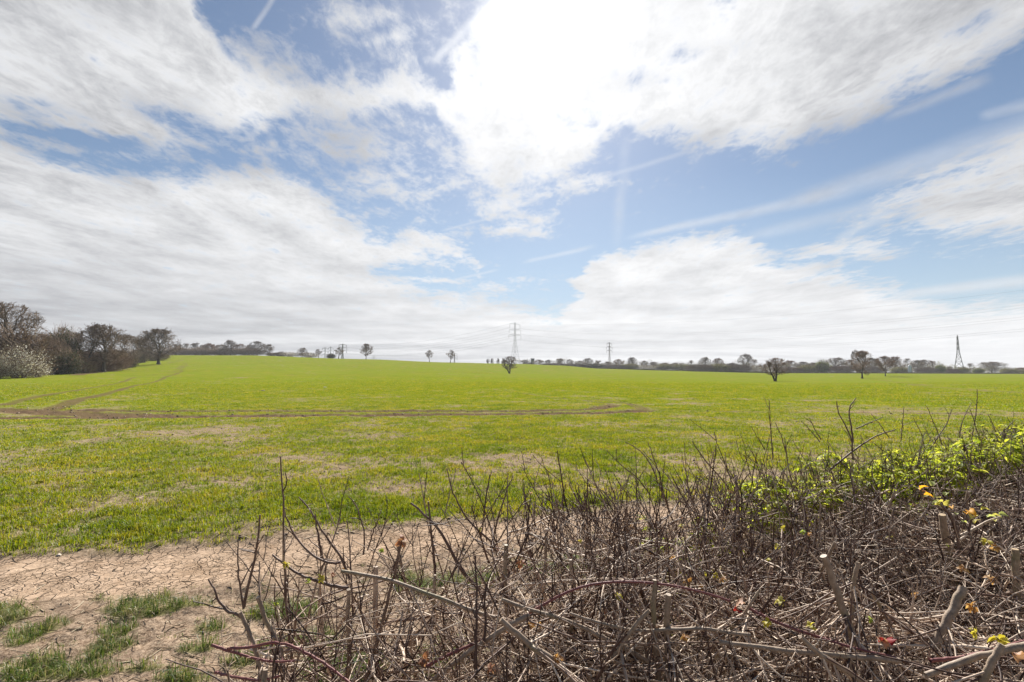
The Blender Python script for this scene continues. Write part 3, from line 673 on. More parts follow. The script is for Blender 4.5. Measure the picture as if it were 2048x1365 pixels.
bush('blossom', 76, 112, 724, 42, 'small pinkish-white blossom bush low at the right end of the cream one', BLOSSOM, WOOD, 'bush', 'blackthorn_bush', part='blossom')
bush('dense', 122, 140, 662, 56, 'tall dark ivy-clad tree standing out between brown thickets', IVY, WOOD, 'tree', 'ivy_clad_tree', dep=9)
bush('twiggy', 100, 136, 680, 60, 'purple-brown bare thicket left of the ivy-clad tree', TWIG, WOOD, 'thicket', 'thicket')
bush('dense', 128, 133, 700, 60, 'near-black evergreen bush at the foot of the ivy-clad tree', IVY, WOOD, 'bush', 'evergreen_bush')
bush('twiggy', 160, 152, 704, 84, 'brown bare thicket right of the ivy-clad tree', TWIG_RED, WOOD, 'thicket', 'thicket')
bush('twiggy', 205, 158, 706, 96, 'brown bare thicket at the foot of the round-crowned oak', TWIG_RED, WOOD, 'thicket', 'thicket')
bush('twiggy', 240, 185, 702, 46, 'bare thicket closing the wood on the right of the round-crowned oak', TWIG, WOOD, 'thicket', 'thicket')
bush('sparse', 172, 142, 722, 40, 'low olive bush below the brown thicket, on the grass edge', OLIVE, WOOD)
bush('leafy', 205, 158, 722, 22, 'small fresh green bush beside the white blossom spot', GREEN, WOOD)
bush('blossom', 232, 172, 718, 26, 'small white blossom bush near the right end of the wood edge', BLOSSOM, WOOD, 'bush', 'blackthorn_bush', part='blossom')
bush('dense', 259, 192, 708, 30, 'rounded dark green bush that ends the wood edge', IVY, WOOD, 'bush', 'evergreen_bush')
bush('twiggy', 312, 272, 703, 46, 'bare thicket behind the lone field oak', TWIG_HAZED, WOOD, 'thicket', 'thicket')
bush('twiggy', 282, 245, 698, 26, 'low bare thicket in the distance between wood and lone oak', TWIG_HAZED, WOOD, 'thicket', 'thicket')

LONE = 'lone trees standing in the field'
bare_tree('oakb', 318, 222, 659, 'large bare oak standing alone in front of the wood on the left', 1.12, LONE, 'oak_tree', .4)
bare_tree('round', 732, 470, 688, 'lone round-crowned tree on the ridge, largest of the ridge trees', .92, LONE, rz=1.1)
bare_tree('small', 859, 505, 701, 'small lone tree on the ridge, left one of the close pair', 1.0, LONE, rz=2)
bare_tree('small', 901, 480, 701, 'small lone tree on the ridge, right one of the close pair', 1.05, LONE, rz=0.5)
bare_tree('vee', 1019, 300, 713, 'lone bare tree with a spreading fork just below the middle pylon', 1.0, LONE, rz=.1)
bare_tree('vee', 1549, 172, 716, 'squat lone tree with twin trunks, nearest in the right half', 1.15, LONE, rz=.0, twig=TWIG_RED)
bare_tree('leanr', 1722, 222, 702, 'tall lone tree with a curved trunk left of the other field tree', .85, LONE, rz=0.3, twig=TWIG_RED)
bare_tree('round', 1769, 268, 713, 'low round lone tree with a short dark trunk, right of the curved one', .95, LONE, rz=2.1, twig=TWIG_RED)

# the tree line along the ridge, left of the middle
RID = 'bare trees along the ridge left of the middle'
for k, (kd, px, dp, top, w, lab) in enumerate([
  ('tall', 352, 440, 688, 1.7, 'first ridge tree right of the lone oak'), ('wispy', 372, 455, 687, 1.5, 'thin grey ridge tree, second right of the lone oak'),
  ('tall', 392, 445, 686, 1.5, 'narrow upright ridge tree left of the wide dense brown crown'), ('wide', 418, 450, 688, .75, 'wide dense brown crown in the ridge row'),
  ('tall', 442, 455, 689, 1.6, 'plain brown ridge tree left of the peaked oak'), ('oak', 461, 440, 681, 1.0, 'oak peaking above its ridge neighbours'),
  ('tall', 482, 450, 688, 1.9, 'dense brown ridge tree right of the peaked oak'), ('round', 514, 445, 683, 1.2, 'tall pale round-crowned ridge tree'),
  ('round', 538, 440, 689, 1.0, 'last big ridge tree before the low blossom hedge'), ('tall', 404, 470, 690, 1.5, 'ridge tree behind the narrow upright one'),
  ('tall', 430, 470, 689, 1.5, 'ridge tree behind the wide dense crown'), ('wispy', 496, 460, 690, 1.5, 'slight ridge tree in front of the pale round crown'),
  ('oak', 604, 450, 696, 1.2, 'small oak rising out of the low blossom hedge'), ('small', 637, 455, 699, 1.2, 'small round tree between the blossom hedge and the small pylons'),
  ('small', 677, 460, 696, 1.3, 'small tree beside the small left pylons')]):
    bare_tree(kd, px, dp, top, lab, w, RID, rz=k*1.3, twig=TWIG_RED if k in (3, 6, 10) else TWIG_PALE if k in (1, 7, 11) else TWIG_HAZED)
for k, (px, dp, top, w, m_, lab) in enumerate([(355, 435, 696, 50, TWIG_HAZED, 'low scrub under the ridge trees nearest the lone oak'), (400, 436, 697, 60, TWIG_HAZED, 'low scrub under the narrow upright ridge tree'),
   (450, 436, 697, 60, TWIG_HAZED, 'low scrub under the peaked oak on the ridge'), (500, 436, 697, 60, TWIG_HAZED, 'low scrub under the pale round ridge tree'), (548, 438, 706, 34, TWIG, 'low scrub where the ridge wood ends'),
   (580, 440, 705, 44, BLOSSOM, 'left clump of the low pale blossom hedge on the ridge'), (618, 442, 706, 40, BLOSSOM, 'right clump of the low pale blossom hedge on the ridge'),
   (562, 440, 704, 18, IVY, 'dark bush at the left end of the blossom hedge'), (662, 452, 708, 18, IVY, 'rounded dark bush left of the small ridge pylon')]):
    bush('blossom' if m_ is BLOSSOM else 'dense' if m_ is IVY else 'twiggy', px, dp, top, w, lab, m_, 'scrub along the ridge', 'bush')

# hazy tree line behind the field, middle to right
FAR = 'trees of the distant tree line'
for k, (px, top) in enumerate([(976, 717), (984, 716), (996, 716)]):
    bare_tree('slim', px, 820, top, ['leftmost of three tiny pointed poplars left of the middle pylon', 'middle one of three tiny pointed poplars', 'rightmost of three tiny pointed poplars'][k], 1.3, 'tiny pointed poplars', 'poplar_tree', k)
far = [
  (1049,720,'round',16,'small round tree left of the square church tower'), (1078,720,'round',18,'first tree right of the square church tower'), (1097,720,'round',14,'second tree right of the church tower'),
  (1120,718,'wide',22,'broad tree a third of the way from church tower to hazy pylon'), (1140,719,'tall',12,'slim tree next to the broad one before the hazy pylon'), (1160,722,'round',20,'low tree left of the double-peaked one'),
  (1176,717,'oak',18,'peaked tree left of the hazy pylon'), (1195,721,'tall',16,'dark conical tree just left of the hazy pylon'), (1215,724,'round',22,'low tree at the foot of the hazy pylon'),
  (1237,719,'round',20,'pale round tree just right of the hazy pylon'), (1264,716,'wide',22,'dark high-crowned tree between the hazy pylon and the white blossom bank'), (1288,722,'round',16,'dark domed tree above the white blossom bank'),
  (1306,725,'wide',24,'low reddish trees behind the white blossom bank'), (1330,726,'round',22,'olive tree right of the white blossom bank'), (1350,726,'round',20,'low tree between the blossom bank and the twin small oaks'),
  (1382,721,'wispy',16,'small wispy tree left of the first clear oak'), (1408,715,'oak',22,'first clear oak in the right tree line'), (1436,717,'oak',18,'second clear oak in the right tree line'),
  (1463,727,'wide',26,'low brushy tree before the tallest oak'), (1491,709,'oak',24,'tallest oak of the right tree line'), (1508,719,'wispy',16,'small tree leaning on the tallest oak'),
  (1580,722,'round',30,'tree seen right of the twin-trunk lone tree'), (1605,724,'round',26,'brown tree left of the green bush'), (1625,726,'wide',16,'low tree touching the green bush'),
  (1672,716,'oak',32,'wide reddish tree right of the green bush'), (1700,720,'round',26,'tree behind the curved lone tree, on its left'), (1712,700,'tall',14,'dark pointed conifer behind the curved lone tree'),
  (1742,716,'round',24,'tree between the two right field trees'), (1752,718,'round',22,'tree behind the low round lone tree'), (1790,714,'oakb',28,'high tree right of the low round lone tree'),
  (1813,717,'wispy',18,'thin tree left of the white silo'), (1834,721,'round',24,'reddish tree right of the white silo'), (1850,720,'oak',24,'round tree second right of the white silo'),
  (1865,722,'wispy',18,'thin tree left of the yellow-green bush'), (1897,734,'wide',16,'low scrub tree left of the red and white pylon foot'), (1939,727,'wispy',18,'small thin tree right of the right-hand pylon'),
  (1981,725,'wide',52,'broad spreading oak right of the right-hand pylon'), (2040,736,'wide',24,'low tree at the right edge of the photo')]
for k, (px, top, kd, w, lab) in enumerate(far):
    dp = 560+((k*37) % 70) if px < 1400 else 430+((k*23) % 50)
    h = ztop(top, dp)-at(px, dp)[2]; W = w/FPX*dp
    base = {'oak': .92, 'oakb': 1.04, 'round': 1.0, 'wide': 1.7, 'tall': .64, 'wispy': .72}[kd]
    bare_tree(kd, px, dp, top, lab, max(min(W/h/base*1.25, 2.6), .5), FAR, rz=k*1.7, twig=[TWIG_HAZED, TWIG_RED, TWIG_PALE, TWIG_HAZED][k % 4])
blist = [(1062,728,26,'twiggy',TWIG,'grey scrub at the foot of the church tower'), (1105,727,44,'twiggy',TWIG,'grey scrub right of the church tower'), (1145,728,44,'twiggy',TWIG,'grey scrub below the slim tree'),
  (1185,728,44,'dense',IVY,'dark scrub left of the hazy pylon foot'), (1225,730,44,'twiggy',TWIG,'grey scrub right of the hazy pylon foot'), (1258,728,34,'dense',OLIVE,'olive scrub under the dark high crown'),
  (1297,731,52,'blossom',BLOSSOM,'long white blossom bank in front of the far trees'), (1328,728,34,'leafy',OLIVE,'olive bush right end of the white blossom bank'), (1362,728,44,'leafy',OLIVE,'olive scrub left of the first clear oak'),
  (1400,730,50,'twiggy',TWIG,'grey scrub under the first clear oak'), (1440,728,44,'leafy',OLIVE,'olive scrub under the second clear oak'), (1476,730,44,'twiggy',TWIG,'grey scrub left of the tallest oak'),
  (1464,738,8,'leafy',GREEN,'tiny bright green bush in front of the far scrub'), (1518,732,44,'blossom',BLOSSOM,'white blossom bush sloping up behind the twin-trunk lone tree'), (1575,735,50,'twiggy',TWIG_RED,'brown scrub right of the twin-trunk lone tree'),
  (1577,736,10,'blossom',BLOSSOM,'tiny white blossom bush right of the twin-trunk lone tree'), (1616,730,40,'leafy',OLIVE,'olive scrub left of the green bush'), (1643,722,26,'dense',GREEN,'rounded fresh green bush standing out in the tree line'),
  (1680,733,50,'twiggy',TWIG_RED,'brown scrub under the wide reddish tree'), (1742,734,50,'twiggy',TWIG,'brown scrub between the right field trees'), (1800,734,40,'leafy',OLIVE,'olive scrub behind the low round lone tree'),
  (1850,736,40,'twiggy',TWIG,'brown scrub right of the white silo'), (1879,730,18,'dense',GREEN,'rounded yellow-green bush left of the right-hand pylon'), (1924,735,26,'leafy',OLIVE,'olive bush at the right-hand pylon foot'),
  (1955,737,20,'dense',GREEN,'dark green bush left of the broad spreading oak'), (2018,737,34,'leafy',OLIVE,'olive scrub right of the broad spreading oak'), (1902,738,26,'twiggy',TWIG_RED,'russet scrub left of the right-hand pylon foot'), (2052,739,24,'leafy',OLIVE,'olive scrub cut by the right edge of the photo')]
for k, (px, top, w, kd, m_, lab) in enumerate(blist):
    dp = 548 if px < 1400 else 418
    bush(kd, px, dp, top, w*1.25, lab, TWIG_HAZED if m_ is TWIG else m_, stems=TWIG_HAZED, group= 'bushes below the distant tree line', rz=0, dep=w/FPX*dp*.6)
def field_hedge():
    r = np.random.default_rng(55); m = MB(); px = np.linspace(1085, 2120, 2600); px = px+r.normal(0, 1, len(px)); n = len(px)
    dp = np.interp(px, [1085, 1250, 1400, 1548, 2120], [520, 470, 430, 400, 395])
    S = np.array([at(a, b) for a, b in zip(px, dp)]); S[:, 1] += r.uniform(-.9, .9, n)
    for lay in range(3):
        Hh = (1.05+.45*fbm(px, px*0, 14, 3, 9))*r.uniform(.7, 1.05, n)*np.interp(px, [1085, 1200], [.6, 1])
        P = grow(S+np.stack([r.normal(0, .5, n), r.normal(0, .6, n), np.zeros(n)], 1), np.stack([r.normal(0, .5, n), r.normal(0, .3, n), np.ones(n)], 1), Hh, 4, .2, 0, r)
        m.tubes(P, .11*np.ones((n, 1))*np.array([[1, .9, .7, .4]]), 3)
    return tag(obj('field_hedge', m.mesh('field_hedge'), island_mat('hedge_far', [(0, (.05, .038, .028)), (.6, (.10, .075, .05)), (1, (.15, .13, .07))])), 'long low dark clipped hedge bounding the far right of the field', 'hedge')
field_hedge()
def far_scrub():
    r = np.random.default_rng(56); m = MB(); n = 17000; px = r.uniform(1030, 2150, n); dp = np.where(px < 1400, 590, 455)+r.uniform(-10, 30, n)
    top = np.interp(px, [1030, 1100, 1200, 1340, 1400, 1500, 1640, 1760, 1880, 1960, 2150], [723, 722, 723, 727, 729, 726, 727, 724, 728, 738, 738]) + (fbm(px, px*0, 14, 4, 77)-.5)*15
    x = (px-1024)/FPX*dp; zb = H(x, dp); zt = CAM_H+(745-top)/FPX*dp; z = zb+(zt-zb)*r.random(n)**.8
    D = np.stack([r.normal(0, .6, n), r.normal(0, .5, n), np.ones(n)*.9], 1); P = grow(np.stack([x, dp, z], 1), D, r.uniform(.8, 2.2, n)*(.5+fbm(x, dp, 3.0, 2, 78)), 3, .25, 0, r)
    m.tubes(P, .055*np.ones((n, 1))*np.array([[1, .8, .5]]), 3)
    tag(obj('distant_scrub', m.mesh('distant_scrub'), island_mat('scrub', [(0, (.20, .155, .125)), (.4, (.38, .30, .24)), (.7, (.50, .42, .24)), (1, (.42, .50, .13))], .3)), 'grey-brown mass of undergrowth behind the far field hedge', 'scrub', None, 'stuff')  # scrub colours raised against the backlight; distance haze is put into them
far_scrub()

# ------------------------------------------------------------------ pylons and their wires
STEEL = mat('steel', lambda w: principled(w, (.26, .265, .28), .6, .4)); STEEL_PALE = mat('steel_pale', lambda w: principled(w, (.34, .30, .33), .7, .3))  # pale steel: haze and pink lens fringing put into its colour
STEEL_DARK = mat('steel_dark', lambda w: principled(w, (.22, .22, .24), .6, .4)); GLASS = mat('insulator', lambda w: principled(w, (.10, .09, .09), .4, .5)); RED = mat('red_paint', lambda w: principled(w, (.55, .12, .10), .6, .3)); WHITE = mat('white_paint', lambda w: principled(w, (.75, .75, .74), .5, .4))
WIRE = mat('wire', lambda w: principled(w, (.10, .10, .11), .6, .3))
def bar(m, a, b, r, sides=3): m.tubes(np.array([[a, b]], float), np.full((1, 2), r), sides)
def pylon(px, depth, top, label, rz, material, k=1.0, group='lattice pylons', detail=True, armlen=(5.6, 6.6, 6.2), base=6.0):
    p = at(px, depth); h = ztop(top, depth)-p[2]; root = empty('pylon', tuple(p), rz); tag(root, label, 'pylon', group)
    prof = [(0, base), (.30*h, base*.55), (.55*h, base*.24), (.97*h, 1.0 if base > 9 else .8), (1.0*h, .15)]
    w_ = lambda z: float(np.interp(z, [q[0] for q in prof], [q[1] for q in prof]))*.5
    leg = MB(); br = MB(); r0 = .16*k
    zs = [0, .15*h, .30*h, .42*h, .50*h, .57*h, .63*h, .69*h, .75*h, .81*h, .87*h, .93*h, .97*h, h]
    for sx, sy in ((-1, -1), (1, -1), (1, 1), (-1, 1)):
        m = MB(); m.tubes(np.array([[(sx*w_(z), sy*w_(z), z) for z in zs]]), np.full((1, len(zs)), r0*1.25), 4); obj('leg', m.mesh('pylon_leg'), material, root)
    for a, b in zip(zs[:-1], zs[1:]):
        wa, wb = w_(a), w_(b)
        for q in range(4):
            c = [(-1, -1), (1, -1), (1, 1), (-1, 1)]; (ax, ay), (bx, by) = c[q], c[(q+1) % 4]
            bar(br, (ax*wa, ay*wa, a), (bx*wb, by*wb, b), r0*.75); bar(br, (bx*wa, by*wa, a), (ax*wb, ay*wb, b), r0*.75); bar(br, (ax*wb, ay*wb, b), (bx*wb, by*wb, b), r0*.8)
    obj('bracing', br.mesh('pylon_bracing'), material, root)
    ends = []
    for zf, al in zip((.95, .82, .69), armlen):
        z = zf*h; ww = w_(z); a = MB()
        for sg in (-1, 1):
            for sy in (-1, 1):
                bar(a, (sg*ww, sy*ww, z), (sg*al, 0, z+.1), r0*1.0); bar(a, (sg*ww, sy*ww, z+.035*h), (sg*al, 0, z+.1), r0*.9)
            for f in (.3, .6): bar(a, (sg*(ww+(al-ww)*f), 0, z), (sg*(ww+(al-ww)*f*.9), 0, z+.035*h*(1-f)), r0*.6)
        obj('cross_arm', a.mesh('pylon_arm'), material, root)
        for sg in (-1, 1):
            b = MB(); n = 9; zz_ = np.linspace(z, z-3.6, n*2); b.tubes(np.array([[(sg*al, 0, q) for q in zz_]]), np.array([[.16 if i % 2 else .24 for i in range(n*2)]])*k, 6)
            obj('insulator', b.mesh('insulator_string'), GLASS, root); ends.append((sg*al, z-3.6))
    ends.append((0, h))
    cr, sr = math.cos(rz), math.sin(rz)
    return [np.array([p[0]+x*cr, p[1]+x*sr, p[2]+z]) for x, z in ends]
M_ = pylon(1030, 480, 645, 'tallest lattice pylon in the middle of the skyline', math.radians(45), STEEL, .48, armlen=(7.2, 8.2, 8.6), base=7.5)
pylon(1219, 800, 685, 'faint pinkish lattice pylon in the haze right of the middle', math.radians(35), STEEL_PALE, 1.2)
R_ = pylon(1917, 560, 671, 'lattice pylon seen end-on standing at the right, beside the broad oak', math.radians(45), STEEL_DARK, 1.35, base=9.6)
L1_ = pylon(685, 720, 688, 'largest of the small pylons left of the middle, beside a small tree', math.radians(45), STEEL, 1.4)
pylon(650, 1050, 695, 'left one of two faint pylons behind the ridge', math.radians(25), STEEL, 1.5)
pylon(661, 1150, 694, 'right one of two faint pylons behind the ridge', math.radians(25), STEEL, 1.5)
pylon(748, 1500, 711, 'tiny distant pylon right of the round-crowned ridge tree', math.radians(25), STEEL, 1.5)
pylon(909, 1050, 706, 'small pylon half hidden behind the right tree of the close pair', math.radians(25), STEEL_PALE, 1.5)
def wire(a, b, sag, label, r=.035, n=28):
    t = np.linspace(0, 1, n)[:, None]; P = a*(1-t)+b*t; P[:, 2] -= (4*sag*t*(1-t))[:, 0]
    m = MB(); m.tubes(P[None], np.full((1, n), r), 4)
    tag(obj('overhead_wire', m.mesh('overhead_wire'), WIRE), label, 'power line', 'overhead wires')
NXT = np.array([287.0, 166.0, 0.0])
lv = ['upper', 'middle', 'lower']
for i, e in enumerate(M_):
    off = e-np.array([(1030-1024)/FPX*480, 480, 0]); b = NXT+np.array([off[0], off[1], 0]); b[2] = e[2]-6.5
    sag = 14 if i < 6 else 11
    nm = 'topmost earth wire' if i == 6 else f'{lv[i//2]} wire {"in front" if i % 2 == 0 else "behind"}'
    wire(e, b, sag, f'{nm} sweeping from the middle pylon to the right edge', .022)
    wire(L1_[i], e, 9, f'{nm} running from the middle pylon down to the left ridge pylon', .05)
# far buildings
def church():
    p = at(1065, 700); root = empty('church_tower', tuple(p)); tag(root, 'tiny square grey church tower with a long low roof left of the far trees', 'church')
    st = mat('far_stone', lambda w: principled(w, w.mix(w.mr(w.noise(ocrd(w), 2, 3), .4, .6), (.13, .14, .17), (.18, .19, .22)), .9)); h = ztop(718, 700)-p[2]
    m = MB(); m.box((0, 0, h*.5), (2.6, 2.6, h*.5)); obj('tower', m.mesh('tower'), st, root)
    m = MB()
    for sx in (-2.3, -.8, .8, 2.3):
        for sy in (-2.3, 2.3): m.box((sx, sy, h+.35), (.4, .3, .35))
    obj('battlements', m.mesh('battlements'), st, root)
    m = MB(); hh = h*.45; V = [(-14, -4, 0), (-2.6, -4, 0), (-2.6, 4, 0), (-14, 4, 0), (-14, -4, hh*.6), (-2.6, -4, hh*.6), (-2.6, 4, hh*.6), (-14, 4, hh*.6), (-14, 0, hh*1.35), (-2.6, 0, hh*1.35)]
    m.add(V, [[0, 1, 5, 4], [2, 3, 7, 6], [4, 5, 9, 8], [6, 7, 8, 9]]); m.add(V, [[4, 8, 7], [5, 6, 9], [0, 4, 7], [0, 7, 3]]); obj('nave', m.mesh('nave'), st, root)
    m = MB()
    for sx in (-.9, .9): m.box((sx, -2.63, h*.78), (.4, .06, .9))
    obj('belfry_window', m.mesh('belfry_window'), mat('dark_opening', lambda w: principled(w, (.03, .03, .035), .8)), root)
church()
def silo():
    p = at(1818, 410); root = empty('silo', tuple(p)); tag(root, 'small pale blue-white silo standing before the trees left of the right pylon', 'silo'); h = ztop(731, 410)-p[2]
    m = MB(); r = 1.15; prof = [(r, 0), (r, h*.86), (r*.96, h*.90), (r*.6, h*.97), (.12, h)]
    th = np.linspace(0, 2*np.pi, 17)[:-1]; V = np.concatenate([np.stack([np.cos(th)*q, np.sin(th)*q, np.full(16, z)], 1) for q, z in prof])
    m.add(V, [[l*16+a, l*16+(a+1) % 16, l*16+16+(a+1) % 16, l*16+16+a] for l in range(4) for a in range(16)])
    obj('tank', m.mesh('silo_tank', True), mat('pale_metal', lambda w: principled(w, (.52, .57, .66), .5, .4)), root)
    m = MB(); m.box((r+.25, -.2, h*.45), (.05, .25, h*.45)); 
    for z in np.arange(.4, h*.9, .5): m.box((r+.12, -.2, z), (.14, .22, .03))
    obj('ladder', m.mesh('silo_ladder'), STEEL, root)
silo()

# ------------------------------------------------------------------ the trimmed hedge in the foreground
F0 = np.array([-.75, 1.15]); HE = np.array([.895, .446]); HN = np.array([.446, -.895])
def hpos(s, w): return np.stack([F0[0]+s*HE[0]+w*HN[0], F0[1]+s*HE[1]+w*HN[1]], -1)
def hsw(p): q = p[..., :2]-F0; return q@HE, q@HN
def htop(s, w): return 1.235 + (fbm(s, w, .45, 3, 301)-.5)*.16 - .10*sstep(.7, .0, s) + .03*sstep(1.8, 3.2, s) - .10*sstep(.45, 1.0, w) - .10*sstep(.05, -.15, w)
def pt(px, py, d): q = ray(px, py); q = q/q[1]*d; return np.array([q[0], q[1], CAM_H+q[2]])
def dtop(px, py, drop=.45):
    q = ray(px, py); far = np.interp(px, [430, 600, 900, 1200, 1500, 1800, 2100], [1.15, 1.22, 1.6, 1.95, 2.5, 3.05, 3.2]); return min(far, drop/max(-q[2]/q[1], .05))
def spline(P, n):
    P = np.asarray(P, float); t = np.concatenate([[0], np.cumsum(np.linalg.norm(np.diff(P, axis=0), axis=1))]); u = np.linspace(0, t[-1], n)
    Q = np.stack([np.interp(u, t, P[:, k]) for k in range(3)], 1)
    for _ in range(2): Q[1:-1] = Q[1:-1]*.5+(Q[:-2]+Q[2:])*.25
    return Q
def bark_mat(name, stops, noise=55, tint=None):
    def b(w):
        p = ocrd(w); f = w.m('ADD', isl(w), w.m('MULTIPLY', w.m('SUBTRACT', w.noise(p, noise, 4, .6), .5), .8), clamp=True)
        c = w.ramp(f, stops)
        c = w.mix(w.m('MULTIPLY', w.mr(w.noise(p, 14, 3), .55, .72), .45), c, (.16, .17, .06) if tint is None else tint)     # algae
        return principled(w, c, .62, .35, bump(w, w.noise(p, 260, 3), .0015, .5))
    return mat(name, b)
H_GREY = bark_mat('hedge_bark', [(0, (.05, .034, .023)), (.35, (.17, .12, .084)), (.65, (.33, .245, .175)), (1, (.60, .48, .37))], 90)
H_TWIG = bark_mat('hedge_twig', [(0, (.04, .019, .013)), (.26, (.14, .076, .052)), (.50, (.40, .28, .20)), (1, (.82, .67, .52))], 40, (.24, .15, .11))
H_SHOOT = bark_mat('hedge_shoot', [(0, (.040, .019, .014)), (.45, (.10, .056, .041)), (.75, (.23, .16, .12)), (1, (.48, .37, .28))], 40, (.16, .075, .06))
CANE = bark_mat('bramble_bark', [(0, (.13, .035, .038)), (.6, (.21, .075, .07)), (1, (.33, .17, .13))], 30, (.18, .065, .055))
CUT = mat('cut_wood', lambda w: principled(w, w.mix(w.mr(w.noise(ocrd(w), 200, 3), .35, .65), (.50, .38, .24), (.36, .26, .17)), .8, .2))
r_h = np.random.default_rng(2024)
def spurs(m, P, R, gap=.03, thorn=.013, k=1.0, r=r_h):
    """buds and thorns along shoots P (m,n,3)"""
    L = np.linalg.norm(np.diff(P, axis=1), axis=2).sum(1); cnt = np.maximum((L/gap*k).astype(int), 1); idx = np.repeat(np.arange(len(P)), cnt)
    t = r.uniform(.08, .99, len(idx)); S, T = samp(P, idx, t); rr = R[idx, np.minimum((t*(R.shape[1]-1)).astype(int), R.shape[1]-1)]
    D = side(T, r.uniform(.7, 1.4, len(idx)), r); ln = np.where(r.random(len(idx)) < .45, thorn*r.uniform(.6, 1.5, len(idx)), .0045)
    Q = np.stack([S, S+D*(ln*.45)[:, None], S+D*ln[:, None]], 1); m.tubes(Q, (np.maximum(rr*.75, .0011))[:, None]*np.array([[1, .75, .18]]), 3)
hedge = empty('hedge', (.95, 1.75, 0)); HO = np.array([.95, 1.75, 0]); tag(hedge, 'bare trimmed hawthorn hedge of tangled grey and brown twigs filling the lower right foreground', 'hedge')
def part(name, mb, material, parent=hedge, off=HO, **kw):
    mb.V = [v-off for v in mb.V]; return tag(obj(name, mb.mesh(name, True), material, parent), **kw)
ALLS = []          # stem centre lines that carry side twigs
def build_stems():
    r = r_h; n = 78
    s = np.concatenate([r.uniform(.05, 1.2, 20), r.uniform(.9, 5.1, n-20)]); w = r.uniform(.02, .95, n); g = hpos(s, w)
    top = htop(s, w)*r.uniform(.86, 1.03, n); z0 = H(g[:, 0], g[:, 1])
    S = np.stack([g[:, 0], g[:, 1], z0], 1); tilt = r.normal(0, .20, (n, 2)); D = np.stack([tilt[:, 0], tilt[:, 1]*.7, np.ones(n)], 1)
    P = grow(S, D, top*1.03, 12, .085, .05, r); rad = r.uniform(.0045, .0095, n)
    for i in range(n):
        m = MB(); R = rad[i]*np.linspace(1.15, .62, 12)[None]; m.tubes(P[i:i+1], R, 8, cap=True); spurs(m, P[i:i+1], R, .05, .015)
        part('stem', m, H_GREY if i % 4 else H_TWIG); ALLS.append((P[i], R[0]))
    heroes = [  # traced stems: photo points, distance, radius
     ([(1310,1160),(1306,1230),(1312,1300),(1322,1400)], 1.0, .010), ([(1338,1190),(1332,1260),(1336,1330),(1334,1400)], .98, .012), ([(1012,1090),(1010,1180),(1018,1290),(1012,1400)], 1.15, .010),
     ([(697,1180),(695,1240),(700,1310),(692,1400)], 1.05, .009), ([(1141,1120),(1150,1200),(1143,1300),(1150,1400)], 1.15, .0085), ([(870,1150),(867,1210),(866,1250)], 1.1, .006),
     ([(1648,1112),(1668,1165),(1688,1225),(1712,1290)], 1.02, .013), ([(1716,1125),(1706,1180),(1702,1240)], 1.05, .009), ([(1926,1176),(1908,1216),(1888,1256),(1866,1296)], 1.05, .015),
     ([(1885,1030),(1890,1075),(1903,1115),(1906,1190)], 1.55, .019), ([(1930,1062),(1926,1110),(1922,1180)], 1.6, .018), ([(1985,1000),(1985,1060),(1980,1150)], 1.8, .014), ([(1808,1025),(1806,1090),(1800,1180)], 1.75, .013),
     ([(2003,1290),(1980,1330),(1955,1390)], .86, .014), ([(2030,1100),(2032,1180),(2040,1260)], 1.35, .015), ([(1740,1180),(1770,1230),(1790,1275)], 1.1, .007),
     ([(683,1143),(740,1151),(802,1167),(880,1197),(945,1223),(990,1236)], 1.0, .0075), ([(1004,1199),(1060,1221),(1104,1231),(1160,1252),(1240,1291),(1310,1330)], .98, .0085), ([(1050,1066),(1100,1080),(1160,1107),(1210,1125),(1262,1152),(1300,1190)], 1.45, .0085),
     ([(1140,1228),(1200,1246),(1250,1262),(1330,1262),(1400,1255),(1500,1272)], .98, .0065), ([(1300,1222),(1268,1252),(1244,1290),(1215,1330),(1190,1370)], .95, .0085),
     ([(1850,1352),(1940,1318),(2060,1290)], .88, .014), ([(1440,1285),(1560,1300),(1680,1312),(1800,1322)], .92, .009), ([(1000,1240),(1060,1290),(1120,1330),(1150,1370)], .88, .011), ([(860,1365),(930,1310),(1000,1262),(1060,1230)], .95, .009),
     ([(1600,1275),(1640,1310),(1690,1340),(1740,1375)], .88, .009), ([(1520,1180),(1480,1240),(1420,1300)], 1.05, .006), ([(480,1225),(505,1280),(520,1330),(530,1390)], 1.0, .0085), ([(515,1195),(530,1240),(560,1290),(570,1390)], 1.02, .0095)]
    for pl, d, rad_ in heroes:
        P3 = spline([pt(a, b, d*(1+.012*math.sin(i*.5+pl[0][0]))) for i, (a, b) in enumerate(pl)], 14); m = MB(); rad_ *= .52 if rad_ < .0125 else (.42 if pl[0][1] > 1280 else .60); R = rad_*(1+.03*r.normal(size=14))*np.linspace(.85, 1.05, 14)
        P3 += r.normal(0, .0007, P3.shape); m.tubes(P3[None, ::-1], R[None, ::-1], 10, cap=True); spurs(m, P3[None], R[None], .04, .012); part('stem', m, H_GREY); ALLS.append((spline(P3, 12), np.interp(np.linspace(0, 1, 12), np.linspace(0, 1, 14), R)*.6))
        if rad_ >= .009:
            e = P3[0]; t = unit(P3[0]-P3[1]); m = MB(); m.tubes(np.array([[e, e+t*.0015]]), np.full((1, 2), rad_*.80), 10, cap=True); part('cut_end', m, CUT)
build_stems()
